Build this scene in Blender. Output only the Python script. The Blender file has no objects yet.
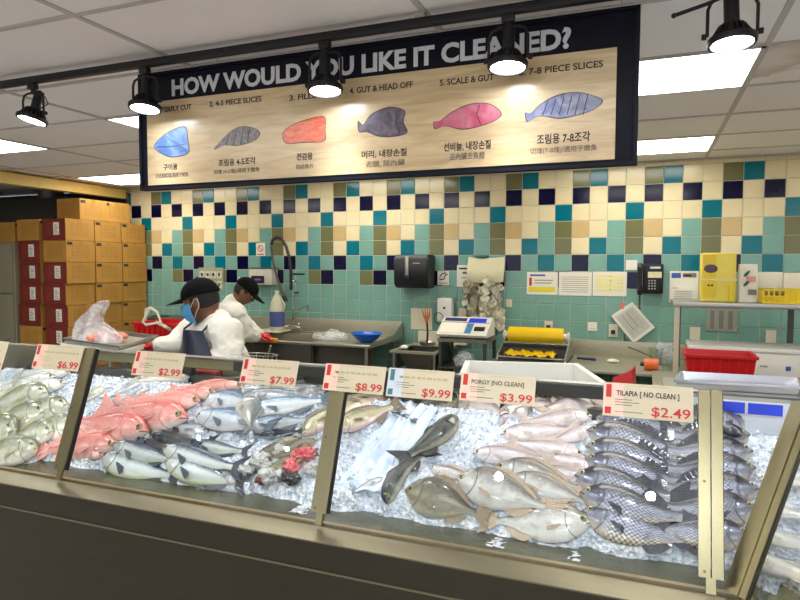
import bpy, bmesh, math, random
import numpy as np
from mathutils import Vector, Matrix, noise, Euler
random.seed(7)
PANEL, SPOTE, SPOTW, FSPOT, WORLD, EXPO = 8.5, 45.0, 15.0, 115.0, 1.25, 0.15
S = bpy.context.scene
C = S.collection
PI = math.pi
# ------------------------------------------------------------------ camera
F, YAW, PITCH, ROLL = 625.13, 0.375457, -0.0544671, 0.0029728
EYE = Vector((0, 0, 1.62))
fw = Vector((-math.sin(YAW)*math.cos(PITCH), math.cos(YAW)*math.cos(PITCH), math.sin(PITCH)))
r0 = Vector((math.cos(YAW), math.sin(YAW), 0)); u0 = r0.cross(fw)
rt = r0*math.cos(ROLL) + u0*math.sin(ROLL); up = u0*math.cos(ROLL) - r0*math.sin(ROLL)
cam = bpy.data.objects.new('camera', bpy.data.cameras.new('camera')); C.objects.link(cam)
M = Matrix((rt, up, -fw)).transposed().to_4x4(); M.translation = EYE
cam.matrix_world = M
cam.data.sensor_width = 36; cam.data.lens = F/800*36; cam.data.clip_start = .03
S.camera = cam
def ray(x, y): return fw + rt*((x-400)/F) + up*((300-y)/F)
def at(x, y, X=None, Y=None, Z=None):
    d = ray(x, y)
    t = (X-EYE.x)/d.x if X is not None else (Y-EYE.y)/d.y if Y is not None else (Z-EYE.z)/d.z
    return EYE + d*t
def aY(x, y, Y): return at(x, y, Y=Y)
def aZ(x, y, Z): return at(x, y, Z=Z)
# ------------------------------------------------------------------ materials
def sr(c):
    return tuple(((v/255)/12.92 if v/255 <= .04045 else ((v/255+.055)/1.055)**2.4) for v in c) + (1,)
class NT:
    def __init__(s, name):
        s.m = bpy.data.materials.new(name); s.m.use_nodes = True
        s.t = s.m.node_tree; s.n = s.t.nodes; s.b = s.n['Principled BSDF']; s.out = s.n['Material Output']
    def new(s, ty, **k):
        n = s.n.new(ty)
        for a, v in k.items():
            if a in n.inputs: n.inputs[a].default_value = v
            else: setattr(n, a, v)
        return n
    def l(s, a, b): s.t.links.new(a, b)
    def set(s, **k):
        for a, v in k.items(): s.b.inputs[a.replace('_', ' ')].default_value = v
MAT = {}
def mat(name, col, rough=.5, metal=0, var=.12, scale=14, bump=.0, bscale=60, stretch=(1, 1, 1), coat=0, trans=0, alpha=1, spec=.5, sss=0):
    """principled material with procedural colour variation and bump"""
    if name in MAT: return MAT[name]
    t = NT(name); c = sr(col)
    t.set(Roughness=rough, Metallic=metal, Coat_Weight=coat, Transmission_Weight=trans, Alpha=alpha, Specular_IOR_Level=spec, Subsurface_Weight=sss)
    t.b.inputs['Subsurface Scale'].default_value = .02
    tc = t.new('ShaderNodeTexCoord'); mp = t.new('ShaderNodeMapping'); mp.inputs['Scale'].default_value = stretch
    t.l(tc.outputs['Object'], mp.inputs['Vector'])
    nz = t.new('ShaderNodeTexNoise', Scale=scale, Detail=4.0); t.l(mp.outputs[0], nz.inputs['Vector'])
    mx = t.new('ShaderNodeMix', data_type='RGBA')
    mx.inputs['A'].default_value = tuple(v*(1-var) for v in c[:3]) + (1,)
    mx.inputs['B'].default_value = tuple(min(1, v*(1+var)) for v in c[:3]) + (1,)
    t.l(nz.outputs[0], mx.inputs['Factor']); t.l(mx.outputs['Result'], t.b.inputs['Base Color'])
    if bump:
        n2 = t.new('ShaderNodeTexNoise', Scale=bscale, Detail=3.0); t.l(mp.outputs[0], n2.inputs['Vector'])
        bp = t.new('ShaderNodeBump', Strength=bump, Distance=.01); t.l(n2.outputs[0], bp.inputs['Height'])
        t.l(bp.outputs[0], t.b.inputs['Normal'])
    MAT[name] = t.m; return t.m
def emit(name, col, st, base=(240, 240, 240)):
    t = NT(name); t.set(Base_Color=sr(base), Emission_Color=sr(col), Emission_Strength=st); MAT[name] = t.m; return t.m
def glass(name, tint=(.96, .98, .97), rough=.02, amt=1.0, ior=1.5):
    t = NT(name); t.n.remove(t.b)
    tr = t.new('ShaderNodeBsdfTransparent'); tr.inputs[0].default_value = (*tint, 1)
    gl = t.new('ShaderNodeBsdfGlossy'); gl.inputs['Roughness'].default_value = rough
    # thin sheet: the same reflectance from both sides
    ge = t.new('ShaderNodeNewGeometry'); io = t.new('ShaderNodeMapRange'); io.inputs[3].default_value = ior; io.inputs[4].default_value = 1/ior; t.l(ge.outputs['Backfacing'], io.inputs[0])
    fr = t.new('ShaderNodeFresnel'); t.l(io.outputs[0], fr.inputs['IOR']); mu = t.new('ShaderNodeMath', operation='MULTIPLY'); mu.inputs[1].default_value = amt
    nz = t.new('ShaderNodeTexNoise', Scale=9.0); bp = t.new('ShaderNodeBump', Strength=.004, Distance=.01)
    t.l(nz.outputs[0], bp.inputs['Height']); t.l(bp.outputs[0], gl.inputs['Normal'])
    mx = t.new('ShaderNodeMixShader'); t.l(fr.outputs[0], mu.inputs[0]); t.l(mu.outputs[0], mx.inputs[0])
    t.l(tr.outputs[0], mx.inputs[1]); t.l(gl.outputs[0], mx.inputs[2]); t.l(mx.outputs[0], t.out.inputs[0])
    MAT[name] = t.m; return t.m
def film(name, col, cover=.25, rough=.15):
    """clear wrinkled plastic: mostly see-through with glossy folds"""
    t = NT(name); t.set(Base_Color=sr(col), Roughness=rough, Specular_IOR_Level=.9)
    nz = t.new('ShaderNodeTexNoise', Scale=4.0, Detail=3.0, Distortion=.9)
    rp = t.new('ShaderNodeMapRange'); rp.inputs[1].default_value = .38; rp.inputs[2].default_value = .68
    rp.inputs[3].default_value = cover*.55; rp.inputs[4].default_value = min(1, cover*1.6)
    t.l(nz.outputs[0], rp.inputs[0]); t.l(rp.outputs[0], t.b.inputs['Alpha'])
    bp = t.new('ShaderNodeBump', Strength=.8, Distance=.01); t.l(nz.outputs[0], bp.inputs['Height']); t.l(bp.outputs[0], t.b.inputs['Normal'])
    MAT[name] = t.m; return t.m
steel = mat('brushed_steel', (178, 176, 168), .32, .92, .10, 5, .05, 90, (1, 1, 14))
steel_h = mat('brushed_steel_worktop', (168, 164, 144), .36, .55, .16, 6, .05, 80, (2, 14, 14))
steel_post = mat('steel_post', (146, 138, 106), .30, .9, .08, 6, .06, 60, (8, 8, 1))
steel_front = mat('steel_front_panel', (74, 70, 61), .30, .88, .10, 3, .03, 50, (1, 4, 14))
steel_ledge = mat('steel_ledge', (132, 125, 104), .36, .85, .08, 4, .04, 60, (1, 12, 12))
steel_dark = mat('dark_steel', (92, 90, 84), .42, .8, .25, 3, .05, 40)
chrome = mat('chrome', (215, 215, 212), .12, 1, .03)
black = mat('black_plastic', (20, 20, 22), .38, 0, .2, 20, .05)
blackmat = mat('black_metal', (16, 16, 18), .45, .2, .2)
rubber = mat('black_rubber', (18, 18, 18), .7)
white = mat('white_plastic', (224, 222, 212), .4, 0, .04)
cream = mat('cream_plastic', (216, 210, 186), .45, 0, .06)
paper = mat('white_paper', (226, 222, 208), .7, 0, .06, 30)
foam = mat('foam', (232, 232, 226), .6, 0, .04, 80, .15, 250)
red = mat('red_plastic', (190, 22, 24), .35, 0, .12)
redprint = mat('red_print', (186, 34, 30), .6, 0, .05)
inkm = mat('black_print', (32, 30, 34), .6, 0, .05)
greyink = mat('grey_print', (120, 118, 112), .7, 0, .1)
yellow = mat('yellow_plastic', (226, 200, 30), .35, 0, .08)
glass_m = glass('case_glass', (.975, .985, .975), .0, .6, 1.45)
clearm = glass('clear_plastic', (.9, .93, .93), .08, 1.6, 1.5)
film_m = film('plastic_film', (225, 228, 230), .45)
# ------------------------------------------------------------------ object helpers
OFF = {}
def tag(o, label=None, cat=None, group=None, kind=None):
    if label: o['label'] = label
    if cat: o['category'] = cat
    if group: o['group'] = group
    if kind: o['kind'] = kind
    return o
def thing(name, loc, label, cat, group=None):
    o = bpy.data.objects.new(name, None); C.objects.link(o); o.location = loc; o.empty_display_size = .05
    OFF[o] = Vector(loc); return tag(o, label, cat, group)
class B:
    def __init__(s): s.bm = bmesh.new()
    def _m(s, n0, mi):
        s.bm.faces.ensure_lookup_table()
        for f in s.bm.faces[n0:]: f.material_index = mi
    def box(s, c, d, rot=None, mi=0, bev=0):
        n0 = len(s.bm.faces)
        r = bmesh.ops.create_cube(s.bm, size=1)
        mt = Matrix.Translation(Vector(c)) @ (rot.to_matrix().to_4x4() if rot else Matrix()) @ Matrix.Diagonal((*d, 1))
        bmesh.ops.transform(s.bm, matrix=mt, verts=r['verts'])
        if bev:
            es = list({e for v in r['verts'] for e in v.link_edges})
            bmesh.ops.bevel(s.bm, geom=es, offset=bev, segments=2, affect='EDGES', profile=.6)
        s._m(n0, mi); return s
    def bx(s, x0, x1, y0, y1, z0, z1, mi=0, bev=0):
        return s.box(((x0+x1)/2, (y0+y1)/2, (z0+z1)/2), (abs(x1-x0), abs(y1-y0), abs(z1-z0)), None, mi, bev)
    def ring(s, c, ax, r, n, ang=0):
        ax = Vector(ax).normalized(); a = ax.orthogonal().normalized(); b = ax.cross(a)
        return [s.bm.verts.new(Vector(c) + (a*math.cos(ang+2*PI*i/n) + b*math.sin(ang+2*PI*i/n))*r) for i in range(n)]
    def loft(s, rings, cap=True, mi=0):
        n0 = len(s.bm.faces)
        for a, b in zip(rings, rings[1:]):
            n = len(a)
            for i in range(n):
                s.bm.faces.new((a[i], a[(i+1) % n], b[(i+1) % n], b[i]))
        if cap:
            s.bm.faces.new(rings[0][::-1]); s.bm.faces.new(rings[-1])
        s._m(n0, mi); return s
    def cyl(s, p, q, r, r2=None, n=16, mi=0):
        p, q = Vector(p), Vector(q); r2 = r if r2 is None else r2
        return s.loft([s.ring(p, q-p, r, n), s.ring(q, q-p, r2, n)], True, mi)
    def lathe(s, c, prof, n=24, ax=(0, 0, 1), mi=0, cap=True):
        ax = Vector(ax).normalized()
        return s.loft([s.ring(Vector(c)+ax*h, ax, max(r, 1e-4), n) for r, h in prof], cap, mi)
    def tube(s, pts, r, n=8, mi=0, rs=None):
        pts = [Vector(p) for p in pts]; rings = []
        d0 = (pts[1]-pts[0]).normalized(); a = d0.orthogonal().normalized()
        for i, p in enumerate(pts):
            d = (pts[min(i+1, len(pts)-1)] - pts[max(i-1, 0)]).normalized()
            a = (a - d*a.dot(d)).normalized(); b = d.cross(a); rr = rs[i] if rs else r
            rings.append([s.bm.verts.new(p + (a*math.cos(2*PI*k/n) + b*math.sin(2*PI*k/n))*rr) for k in range(n)])
        return s.loft(rings, True, mi)
    def sph(s, c, r, d=(1, 1, 1), seg=16, mi=0, rot=None):
        n0 = len(s.bm.faces)
        q = bmesh.ops.create_uvsphere(s.bm, u_segments=seg, v_segments=seg//2+2, radius=r)
        mt = Matrix.Translation(Vector(c)) @ (rot.to_matrix().to_4x4() if rot else Matrix()) @ Matrix.Diagonal((*d, 1))
        bmesh.ops.transform(s.bm, matrix=mt, verts=q['verts']); s._m(n0, mi); return s
    def poly(s, pts, th=None, mi=0):
        """flat polygon, given a thickness vector"""
        n0 = len(s.bm.faces)
        a = [s.bm.verts.new(Vector(p)) for p in pts]
        if th is None: s.bm.faces.new(a)
        else:
            b = [s.bm.verts.new(Vector(p)+Vector(th)) for p in pts]
            s.bm.faces.new(a[::-1]); s.bm.faces.new(b)
            for i in range(len(a)): s.bm.faces.new((a[i], a[(i+1) % len(a)], b[(i+1) % len(a)], b[i]))
        s._m(n0, mi); return s
    def grid(s, f, nu, nv, mi=0, closed=False):
        n0 = len(s.bm.faces)
        g = [[s.bm.verts.new(Vector(f(i/(nu-1 if not closed else nu), j/(nv-1)))) for j in range(nv)] for i in range(nu)]
        for i in range(nu if closed else nu-1):
            k = (i+1) % nu
            for j in range(nv-1): s.bm.faces.new((g[i][j], g[k][j], g[k][j+1], g[i][j+1]))
        s._m(n0, mi); return s
    def solid(s, th):
        bmesh.ops.recalc_face_normals(s.bm, faces=s.bm.faces)
        bmesh.ops.solidify(s.bm, geom=list(s.bm.faces), thickness=th); return s
def smooth(me, ang=35):
    for p in me.polygons: p.use_smooth = True
    try: me.set_sharp_from_angle(angle=math.radians(ang))
    except Exception: pass
def ob(name, b, m, parent=None, label=None, cat=None, group=None, kind=None, sm=35, recalc=True):
    bm = b.bm if isinstance(b, B) else b
    if recalc: bmesh.ops.recalc_face_normals(bm, faces=bm.faces)
    me = bpy.data.meshes.new(name); bm.to_mesh(me); bm.free()
    for k in (m if isinstance(m, (list, tuple)) else [m]): me.materials.append(k)
    if sm: smooth(me, sm)
    return link(name, me, parent, label, cat, group, kind)
def link(name, me, parent=None, label=None, cat=None, group=None, kind=None):
    o = bpy.data.objects.new(name, me); C.objects.link(o)
    if parent is None:
        n = len(me.vertices); co = np.empty(n*3); me.vertices.foreach_get('co', co); co = co.reshape(-1, 3)
        c = Vector(((co[:, 0].min()+co[:, 0].max())/2, (co[:, 1].min()+co[:, 1].max())/2, co[:, 2].min()))
        me.transform(Matrix.Translation(-c)); o.location = c; OFF[o] = c
    else:
        me.transform(Matrix.Translation(-OFF[parent])); o.parent = parent; OFF[o] = OFF[parent]
    return tag(o, label, cat, group, kind)
def copy_tree(o, parent=None):
    c = o.copy(); C.objects.link(c)
    if parent: c.parent = parent
    for ch in list(o.children): copy_tree(ch, c)
    return c
def text(s, size, loc, rot, m, parent, name='lettering', width=None, height=None, bold=0.0, ext=.0006, align='LEFT', shear=0):
    cu = bpy.data.curves.new('text', 'FONT'); cu.body = s; cu.size = size; cu.extrude = ext; cu.offset = bold; cu.resolution_u = 3
    cu.align_x = align; cu.shear = shear
    o = bpy.data.objects.new('text', cu); C.objects.link(o)
    bpy.context.view_layer.update()
    me = bpy.data.meshes.new_from_object(o.evaluated_get(bpy.context.evaluated_depsgraph_get()))
    bpy.data.objects.remove(o)
    if len(me.vertices) == 0: return None
    if width:
        xs = [v.co.x for v in me.vertices]; w = max(xs)-min(xs); k = width/w
        ky = k
        if height:
            ys = [v.co.y for v in me.vertices]; ky = height/(max(ys)-min(ys))
        me.transform(Matrix.Translation((-min(xs)*k if align == 'LEFT' else 0, 0, 0)) @ Matrix.Diagonal((k, ky, 1, 1)))
    me.transform(Matrix.Translation(Vector(loc)) @ rot.to_matrix().to_4x4())
    me.materials.clear(); me.materials.append(m)
    return link(name, me, parent)
def lerp(a, b, t): return a + (b-a)*t
FRONT = Euler((PI/2, 0, 0))
# ------------------------------------------------------------------ the room
D = 5.897; T = .1524; CX0 = -5.0629; ZT = 1.62+.8692; ZC = 2.53; XL = -5.874; XR = 2.6
def tile_mat(name, col, rough=.13):
    t = NT(name); t.set(Roughness=rough, Specular_IOR_Level=.36)
    c = sr(col); tc = t.new('ShaderNodeTexCoord')
    nz = t.new('ShaderNodeTexNoise', Scale=6.0, Detail=3.0); t.l(tc.outputs['Object'], nz.inputs['Vector'])
    mx = t.new('ShaderNodeMix', data_type='RGBA'); mx.inputs['A'].default_value = tuple(v*.86 for v in c[:3])+(1,); mx.inputs['B'].default_value = tuple(min(1, v*1.1) for v in c[:3])+(1,)
    t.l(nz.outputs[0], mx.inputs['Factor']); t.l(mx.outputs['Result'], t.b.inputs['Base Color']); return t.m
TM = [mat('tile_grout', (192, 190, 170), .7, 0, .08, 20), tile_mat('tile_cream', (222, 208, 168)), tile_mat('tile_mint', (118, 162, 150)), tile_mat('tile_teal', (0, 106, 122)),
      tile_mat('tile_navy', (6, 6, 46)), tile_mat('tile_olive', (110, 110, 74)), tile_mat('tile_tan', (196, 170, 118))]
CRE, MIN, TEA, NAV, OLI, TAN = 1, 2, 3, 4, 5, 6
rowpat = {0: [CRE]*4, 1: [CRE, OLI, TEA, CRE], 2: [CRE, NAV, CRE, NAV], 3: [TEA, CRE, CRE, CRE], 4: [OLI, TAN, CRE, MIN], 5: [OLI, CRE, TEA, MIN], 6: [MIN, NAV, MIN, TEA], 7: [NAV, MIN, MIN, OLI]}
b = B()
b.bx(XL-.0, XR, D, D+.12, 0, ZC+.1, 0)
rng = random.Random(3)
g = .0022
for r in range(0, 18):
    zt = ZT - (r-1)*T; zb = zt - T
    zt = min(zt, ZC-.004)
    for c in range(-6, 51):
        x0 = CX0 + c*T; x1 = x0 + T
        x0 = max(x0, XL+.002); x1 = min(x1, XR)
        if x1-x0 < .02 or zt-zb < .012: continue
        z0 = max(zb, .002)
        if z0 >= zt-.02: continue
        m = rowpat.get(r, [MIN]*4)[c % 4]
        tx, tz = rng.uniform(-.0006, .0006), rng.uniform(-.0006, .0006)
        y = D-.004
        n0 = len(b.bm.faces)
        q = [b.bm.verts.new(v) for v in ((x0+g, D, z0+g), (x1-g, D, z0+g), (x1-g, D, zt-g), (x0+g, D, zt-g))]
        e = .003
        p = [b.bm.verts.new(v) for v in ((x0+g+e, y-tx-tz, z0+g+e), (x1-g-e, y+tx-tz, z0+g+e), (x1-g-e, y+tx+tz, zt-g-e), (x0+g+e, y-tx+tz, zt-g-e))]
        b.bm.faces.new(p)
        for i in range(4): b.bm.faces.new((q[i], q[(i+1) % 4], p[(i+1) % 4], p[i]))
        b._m(n0, m)
ob('wall_back', b, TM, kind='structure', sm=0)
# floor
t = NT('floor_quarry_tile'); t.set(Roughness=.45)
br = t.new('ShaderNodeTexBrick', Scale=3.3); br.offset = 0
br.inputs['Color1'].default_value = sr((170, 164, 156)); br.inputs['Color2'].default_value = sr((160, 154, 146)); br.inputs['Mortar'].default_value = sr((70, 66, 60)); br.inputs['Mortar Size'].default_value = .015
br.inputs['Brick Width'].default_value = .5; br.inputs['Row Height'].default_value = .5
tc = t.new('ShaderNodeTexCoord'); t.l(tc.outputs['Object'], br.inputs['Vector']); t.l(br.outputs[0], t.b.inputs['Base Color'])
ob('floor', B().bx(-9, 4.5, -4, D+.12, -.1, 0), t.m, kind='structure', sm=0)
# ceiling: tiles in a grid of T bars
XG = [.44+1.205*k for k in range(-8, 4)]; YG = [1.74+.628*k for k in range(-9, 8)]
lights = {(x, y) for x in (.44-1.205, .44-1.205*3, .44-1.205*5) for y in (2, 5)} | {(x, y) for x in (.44-1.205, .44-1.205*3, .44-1.205*5, .44+1.205) for y in (-2,)} | {(.44+1.205, 2), (.44+1.205, 5)}  # nearest row: unseen panels added to light the front of the scene
lights = {(round((x-.44)/1.205), y) for x, y in lights}
cm = NT('ceiling_tile'); cm.set(Roughness=.85)
tc = cm.new('ShaderNodeTexCoord'); nz = cm.new('ShaderNodeTexNoise', Scale=1.3, Detail=6.0); cm.l(tc.outputs['Object'], nz.inputs['Vector'])
mx = cm.new('ShaderNodeMix', data_type='RGBA'); mx.inputs['A'].default_value = sr((236, 230, 224)); mx.inputs['B'].default_value = sr((244, 240, 236)); cm.l(nz.outputs[0], mx.inputs['Factor'])
ge = cm.new('ShaderNodeNewGeometry'); sb = cm.new('ShaderNodeVectorMath', operation='DISTANCE'); pst = at(762, 62, Z=ZC); sb.inputs[1].default_value = tuple(pst)
n3 = cm.new('ShaderNodeTexNoise', Scale=4.5, Detail=3.0); cm.l(ge.outputs['Position'], n3.inputs['Vector']); cm.l(ge.outputs['Position'], sb.inputs[0])
sm3 = cm.new('ShaderNodeMath', operation='MULTIPLY_ADD'); sm3.inputs[1].default_value = .42; cm.l(n3.outputs[0], sm3.inputs[0]); cm.l(sb.outputs['Value'], sm3.inputs[2])
rr_ = cm.new('ShaderNodeValToRGB'); els = rr_.color_ramp.elements; els[0].position = .30; els[0].color = (.25, .25, .25, 1); els[1].position = .47; els[1].color = (0, 0, 0, 1); e3 = els.new(.43); e3.color = (.55, .55, .55, 1)
cm.l(sm3.outputs[0], rr_.inputs[0]); m3 = cm.new('ShaderNodeMix', data_type='RGBA'); m3.inputs['B'].default_value = sr((176, 140, 100)); cm.l(rr_.outputs[0], m3.inputs['Factor']); cm.l(mx.outputs['Result'], m3.inputs['A'])
cm.l(m3.outputs['Result'], cm.b.inputs['Base Color'])
n2 = cm.new('ShaderNodeTexNoise', Scale=120.0, Detail=3.0); bp = cm.new('ShaderNodeBump', Strength=.35, Distance=.004); cm.l(tc.outputs['Object'], n2.inputs['Vector']); cm.l(n2.outputs[0], bp.inputs['Height']); cm.l(bp.outputs[0], cm.b.inputs['Normal'])
tbar = mat('ceiling_grid', (188, 182, 176), .5, 0, .06)
b = B()
b.bx(-9, 4.5, -4, D+.12, ZC+.02, ZC+.1, 0)
ob('ceiling', b, cm.m, kind='structure', sm=0)
ti = 0
b = B()
def yi(j): return 1.74+.628*j
rng = random.Random(11)
for i in range(-6, 2):
    for j in range(-9, 7):
        if (i, j) in lights: continue
        x0 = .44+1.205*i; y0 = yi(j)
        if x0 < XL-.9 or y0 > D: continue
        dz = rng.uniform(0, .003)
        b.bx(max(x0+.008, XL), x0+1.205-.008, y0+.008, min(y0+.628-.008, D-.006), ZC+.004+dz, ZC+.019)
ob('trim_1', b, cm.m, kind='structure', sm=0)
b = B()
for i in range(-5, 4):
    x = .44+1.205*i; b.bx(x-.012, x+.012, -4, D-.006, ZC-.001, ZC+.012)
for j in range(-9, 7):
    y = yi(j); b.bx(XL, 4.4, y-.011, y+.011, ZC-.0005, ZC+.0115)
b.bx(XL, XR, D-.03, D-.005, ZC-.006, ZC+.01)
ob('trim_2', b, tbar, kind='structure', sm=0)
panel_m = emit('light_panel_diffuser', (255, 250, 238), PANEL)
lnames = {(-1, 2): 'large ceiling light panel right of the hanging sign', (-1, 5): 'small far ceiling light panel right of the sign by the tiled wall', (-3, 2): 'ceiling light panel peeking out beside the top left edge of the sign',
          (-5, 2): 'bright ceiling light panel at the left edge of the picture', (-5, 5): 'far ceiling light panel above the stacked boxes', (-3, 5): 'far ceiling light panel hidden above the middle of the sign'}
for (i, j) in sorted(lights):
    x0 = .44+1.205*i; y0 = yi(j)
    if x0 < XL-.3: continue
    th = thing('ceiling_light', (x0+.6, y0+.314, ZC-.004), lnames.get((i, j), 'unseen ceiling light panel added out of the picture'), 'light', 'square ceiling light panels')
    fr = B(); w = .02
    for a in ((x0, x0+1.205, y0, y0+w), (x0, x0+1.205, y0+.628-w, y0+.628), (x0, x0+w, y0, y0+.628), (x0+1.205-w, x0+1.205, y0, y0+.628)): fr.bx(a[0]+.001, a[1]-.001, a[2]+.001, a[3]-.001, ZC-.004, ZC+.008)
    ob('frame', fr, tbar, th)
    ob('diffuser', B().bx(x0+w, x0+1.205-w, y0+w, y0+.628-w, ZC-.001, ZC+.006), panel_m, th)
# yellowish soffit beam over the opening on the left, alcove behind it
beam_m = mat('yellow_painted_trim', (230, 200, 116), .5, 0, .08)
ob('trim_3', B().bx(XL-.12, XL, 1.0, D, 2.42, ZC+.0), beam_m, kind='structure', sm=0)
ob('wall_left', B().bx(XL-.12, XL, -4, 1.0, 0, ZC), mat('side_wall_paint', (170, 160, 140), .6), kind='structure', sm=0)
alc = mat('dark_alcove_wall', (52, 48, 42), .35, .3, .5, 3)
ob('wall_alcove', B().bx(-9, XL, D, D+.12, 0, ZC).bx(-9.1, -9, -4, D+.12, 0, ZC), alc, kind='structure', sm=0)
0 and ob('wall_front', B().bx(-9, 4.5, -4.1, -4, 0, ZC), mat('store_wall_paint', (150, 140, 126), .7), kind='structure', sm=0)
ob('wall_right', B().bx(4.5, 4.6, -4, D+.12, 0, ZC), mat('store_wall_paint2', (160, 150, 134), .7), kind='structure', sm=0)
ob('wall_back_right', B().bx(XR, 4.5, D, D+.12, 0, ZC), TM[CRE], kind='structure', sm=0)
# pipes at the corner where the tiles begin
th = thing('pipe', (XL-.02, D-.03, 2.0), 'thin dark pipe running down the corner left of the tiled wall', 'pipe')
ob('tube', B().cyl((XL+.02, D-.03, 2.05), (XL+.02, D-.03, 2.5), .013), steel_dark, th)
ob('bracket', B().bx(XL+.0, XL+.04, D-.045, D-.004, 2.38, 2.40), steel_dark, th)
# alcove: steel fridge, hood and cooler
th = thing('steel_refrigerator', (-6.75, 5.1, 0), 'tall stainless refrigerator at the left edge of the picture beside the boxes', 'refrigerator')
fridge_m = mat('fridge_steel', (158, 152, 130), .4, .35, .1, 4)
ob('body', B().bx(-7.15, -6.345, 4.76, 5.5, .08, 1.855, bev=.004), fridge_m, th)
ob('door', B().bx(-7.14, -6.36, 4.735, 4.758, .12, 1.30, bev=.004), fridge_m, th)
ob('door', B().bx(-7.14, -6.36, 4.735, 4.758, 1.312, 1.835, bev=.004), fridge_m, th)
h = ob('handle', B().tube([(-6.42, 4.735, .62), (-6.42, 4.69, .64), (-6.42, 4.69, .80), (-6.42, 4.735, .82)], .009), chrome, th)
for x in (-7.05, -6.45):
    ob('foot', B().cyl((x, 4.85, 0), (x, 4.85, .08), .02), blackmat, th); ob('foot', B().cyl((x, 5.4, 0), (x, 5.4, .08), .02), blackmat, th)
th = thing('steel_hood', (-7.0, 5.6, 1.9), 'dark stainless extraction hood in the shadow above the boxes', 'hood')
ob('canopy', B().poly([(-8.2, 5.0, 1.95), (-8.2, 5.85, 1.95), (-8.2, 5.85, 2.4), (-8.2, 5.3, 2.4)], (2.0, 0, 0)), steel_dark, th)
ob('duct', B().cyl((-6.62, 5.45, 1.9), (-6.62, 5.45, 2.52), .14, n=24), steel_dark, th)
ob('rim', B().bx(-8.2, -6.2, 4.98, 5.01, 1.92, 1.97), steel, th)

# ------------------------------------------------------------------ cardboard boxes
def box_mat(name, col, ink, seed):
    t = NT(name); t.set(Roughness=.7)
    tc = t.new('ShaderNodeTexCoord'); sp = t.new('ShaderNodeSeparateXYZ'); t.l(tc.outputs['UV'], sp.inputs[0])
    # printed line blocks: brick pattern masked to a window of the face
    br = t.new('ShaderNodeTexBrick', Scale=1.0); br.inputs['Brick Width'].default_value = .17; br.inputs['Row Height'].default_value = .085; br.inputs['Mortar Size'].default_value = .022; br.offset = .37
    br.inputs['Color1'].default_value = (1, 1, 1, 1); br.inputs['Color2'].default_value = (.5, .5, .5, 1); br.inputs['Mortar'].default_value = (0, 0, 0, 1)
    mp = t.new('ShaderNodeMapping'); mp.inputs['Location'].default_value = (seed*.13, seed*.07, 0); t.l(tc.outputs['UV'], mp.inputs[0]); t.l(mp.outputs[0], br.inputs[0])
    def win(o, a, bb):
        m1 = t.new('ShaderNodeMath', operation='GREATER_THAN'); m1.inputs[1].default_value = a; t.l(o, m1.inputs[0])
        m2 = t.new('ShaderNodeMath', operation='LESS_THAN'); m2.inputs[1].default_value = bb; t.l(o, m2.inputs[0])
        m3 = t.new('ShaderNodeMath', operation='MULTIPLY'); t.l(m1.outputs[0], m3.inputs[0]); t.l(m2.outputs[0], m3.inputs[1]); return m3.outputs[0]
    w = t.new('ShaderNodeMath', operation='MULTIPLY'); t.l(win(sp.outputs[0], .18, .82), w.inputs[0]); t.l(win(sp.outputs[1], .2, .85), w.inputs[1])
    w2 = t.new('ShaderNodeMath', operation='MULTIPLY'); t.l(w.outputs[0], w2.inputs[0]); t.l(br.outputs[0], w2.inputs[1])
    w3 = t.new('ShaderNodeMath', operation='MULTIPLY'); w3.inputs[1].default_value = .42; t.l(w2.outputs[0], w3.inputs[0])
    nz = t.new('ShaderNodeTexNoise', Scale=9.0, Detail=4.0); t.l(tc.outputs['Object'], nz.inputs['Vector'])
    c = sr(col); mx = t.new('ShaderNodeMix', data_type='RGBA'); mx.inputs['A'].default_value = tuple(v*.85 for v in c[:3])+(1,); mx.inputs['B'].default_value = tuple(v*1.12 for v in c[:3])+(1,); t.l(nz.outputs[0], mx.inputs['Factor'])
    m2 = t.new('ShaderNodeMix', data_type='RGBA'); t.l(w3.outputs[0], m2.inputs['Factor']); t.l(mx.outputs['Result'], m2.inputs['A']); m2.inputs['B'].default_value = sr(ink)
    t.l(m2.outputs['Result'], t.b.inputs['Base Color']); return t.m
BX = [box_mat('cardboard', (172, 126, 52), (88, 56, 22), 0), box_mat('cardboard_red_print', (112, 34, 22), (150, 96, 50), 3)]
def make_box(w, d, h, redface=False):
    """cardboard carton, origin at the centre of its base"""
    b = B(); bm = b.bm; uv = bm.loops.layers.uv.new('UVMap')
    b.bx(-w/2, w/2, -d/2, d/2, 0, h, bev=.003)
    for f in bm.faces:
        n = f.normal
        f.normal_update(); n = f.normal
        for l in f.loops:
            co = l.vert.co
            if abs(n.x) > .7: l[uv].uv = ((co.y+d/2)/d, co.z/h)
            elif abs(n.y) > .7: l[uv].uv = ((co.x+w/2)/w, co.z/h)
            else: l[uv].uv = (0, 0)
        if n.y < -.7 and redface: f.material_index = 1
    bmesh.ops.recalc_face_normals(bm, faces=bm.faces)
    me = bpy.data.meshes.new('cardboard_box'); bm.to_mesh(me); bm.free(); me.materials.append(BX[0]); me.materials.append(BX[1])
    return me
bw, bd, bh = .325, .363, .2225
me_plain, me_red = make_box(bw, bd, bh), make_box(bw, bd, bh, True)
def child(name, b, m, parent, sm=0):
    bmesh.ops.recalc_face_normals(b.bm, faces=b.bm.faces)
    me = bpy.data.meshes.new(name); b.bm.to_mesh(me); b.bm.free(); me.materials.append(m)
    if sm: smooth(me, sm)
    o = bpy.data.objects.new(name, me); C.objects.link(o); o.parent = parent; return o
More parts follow.
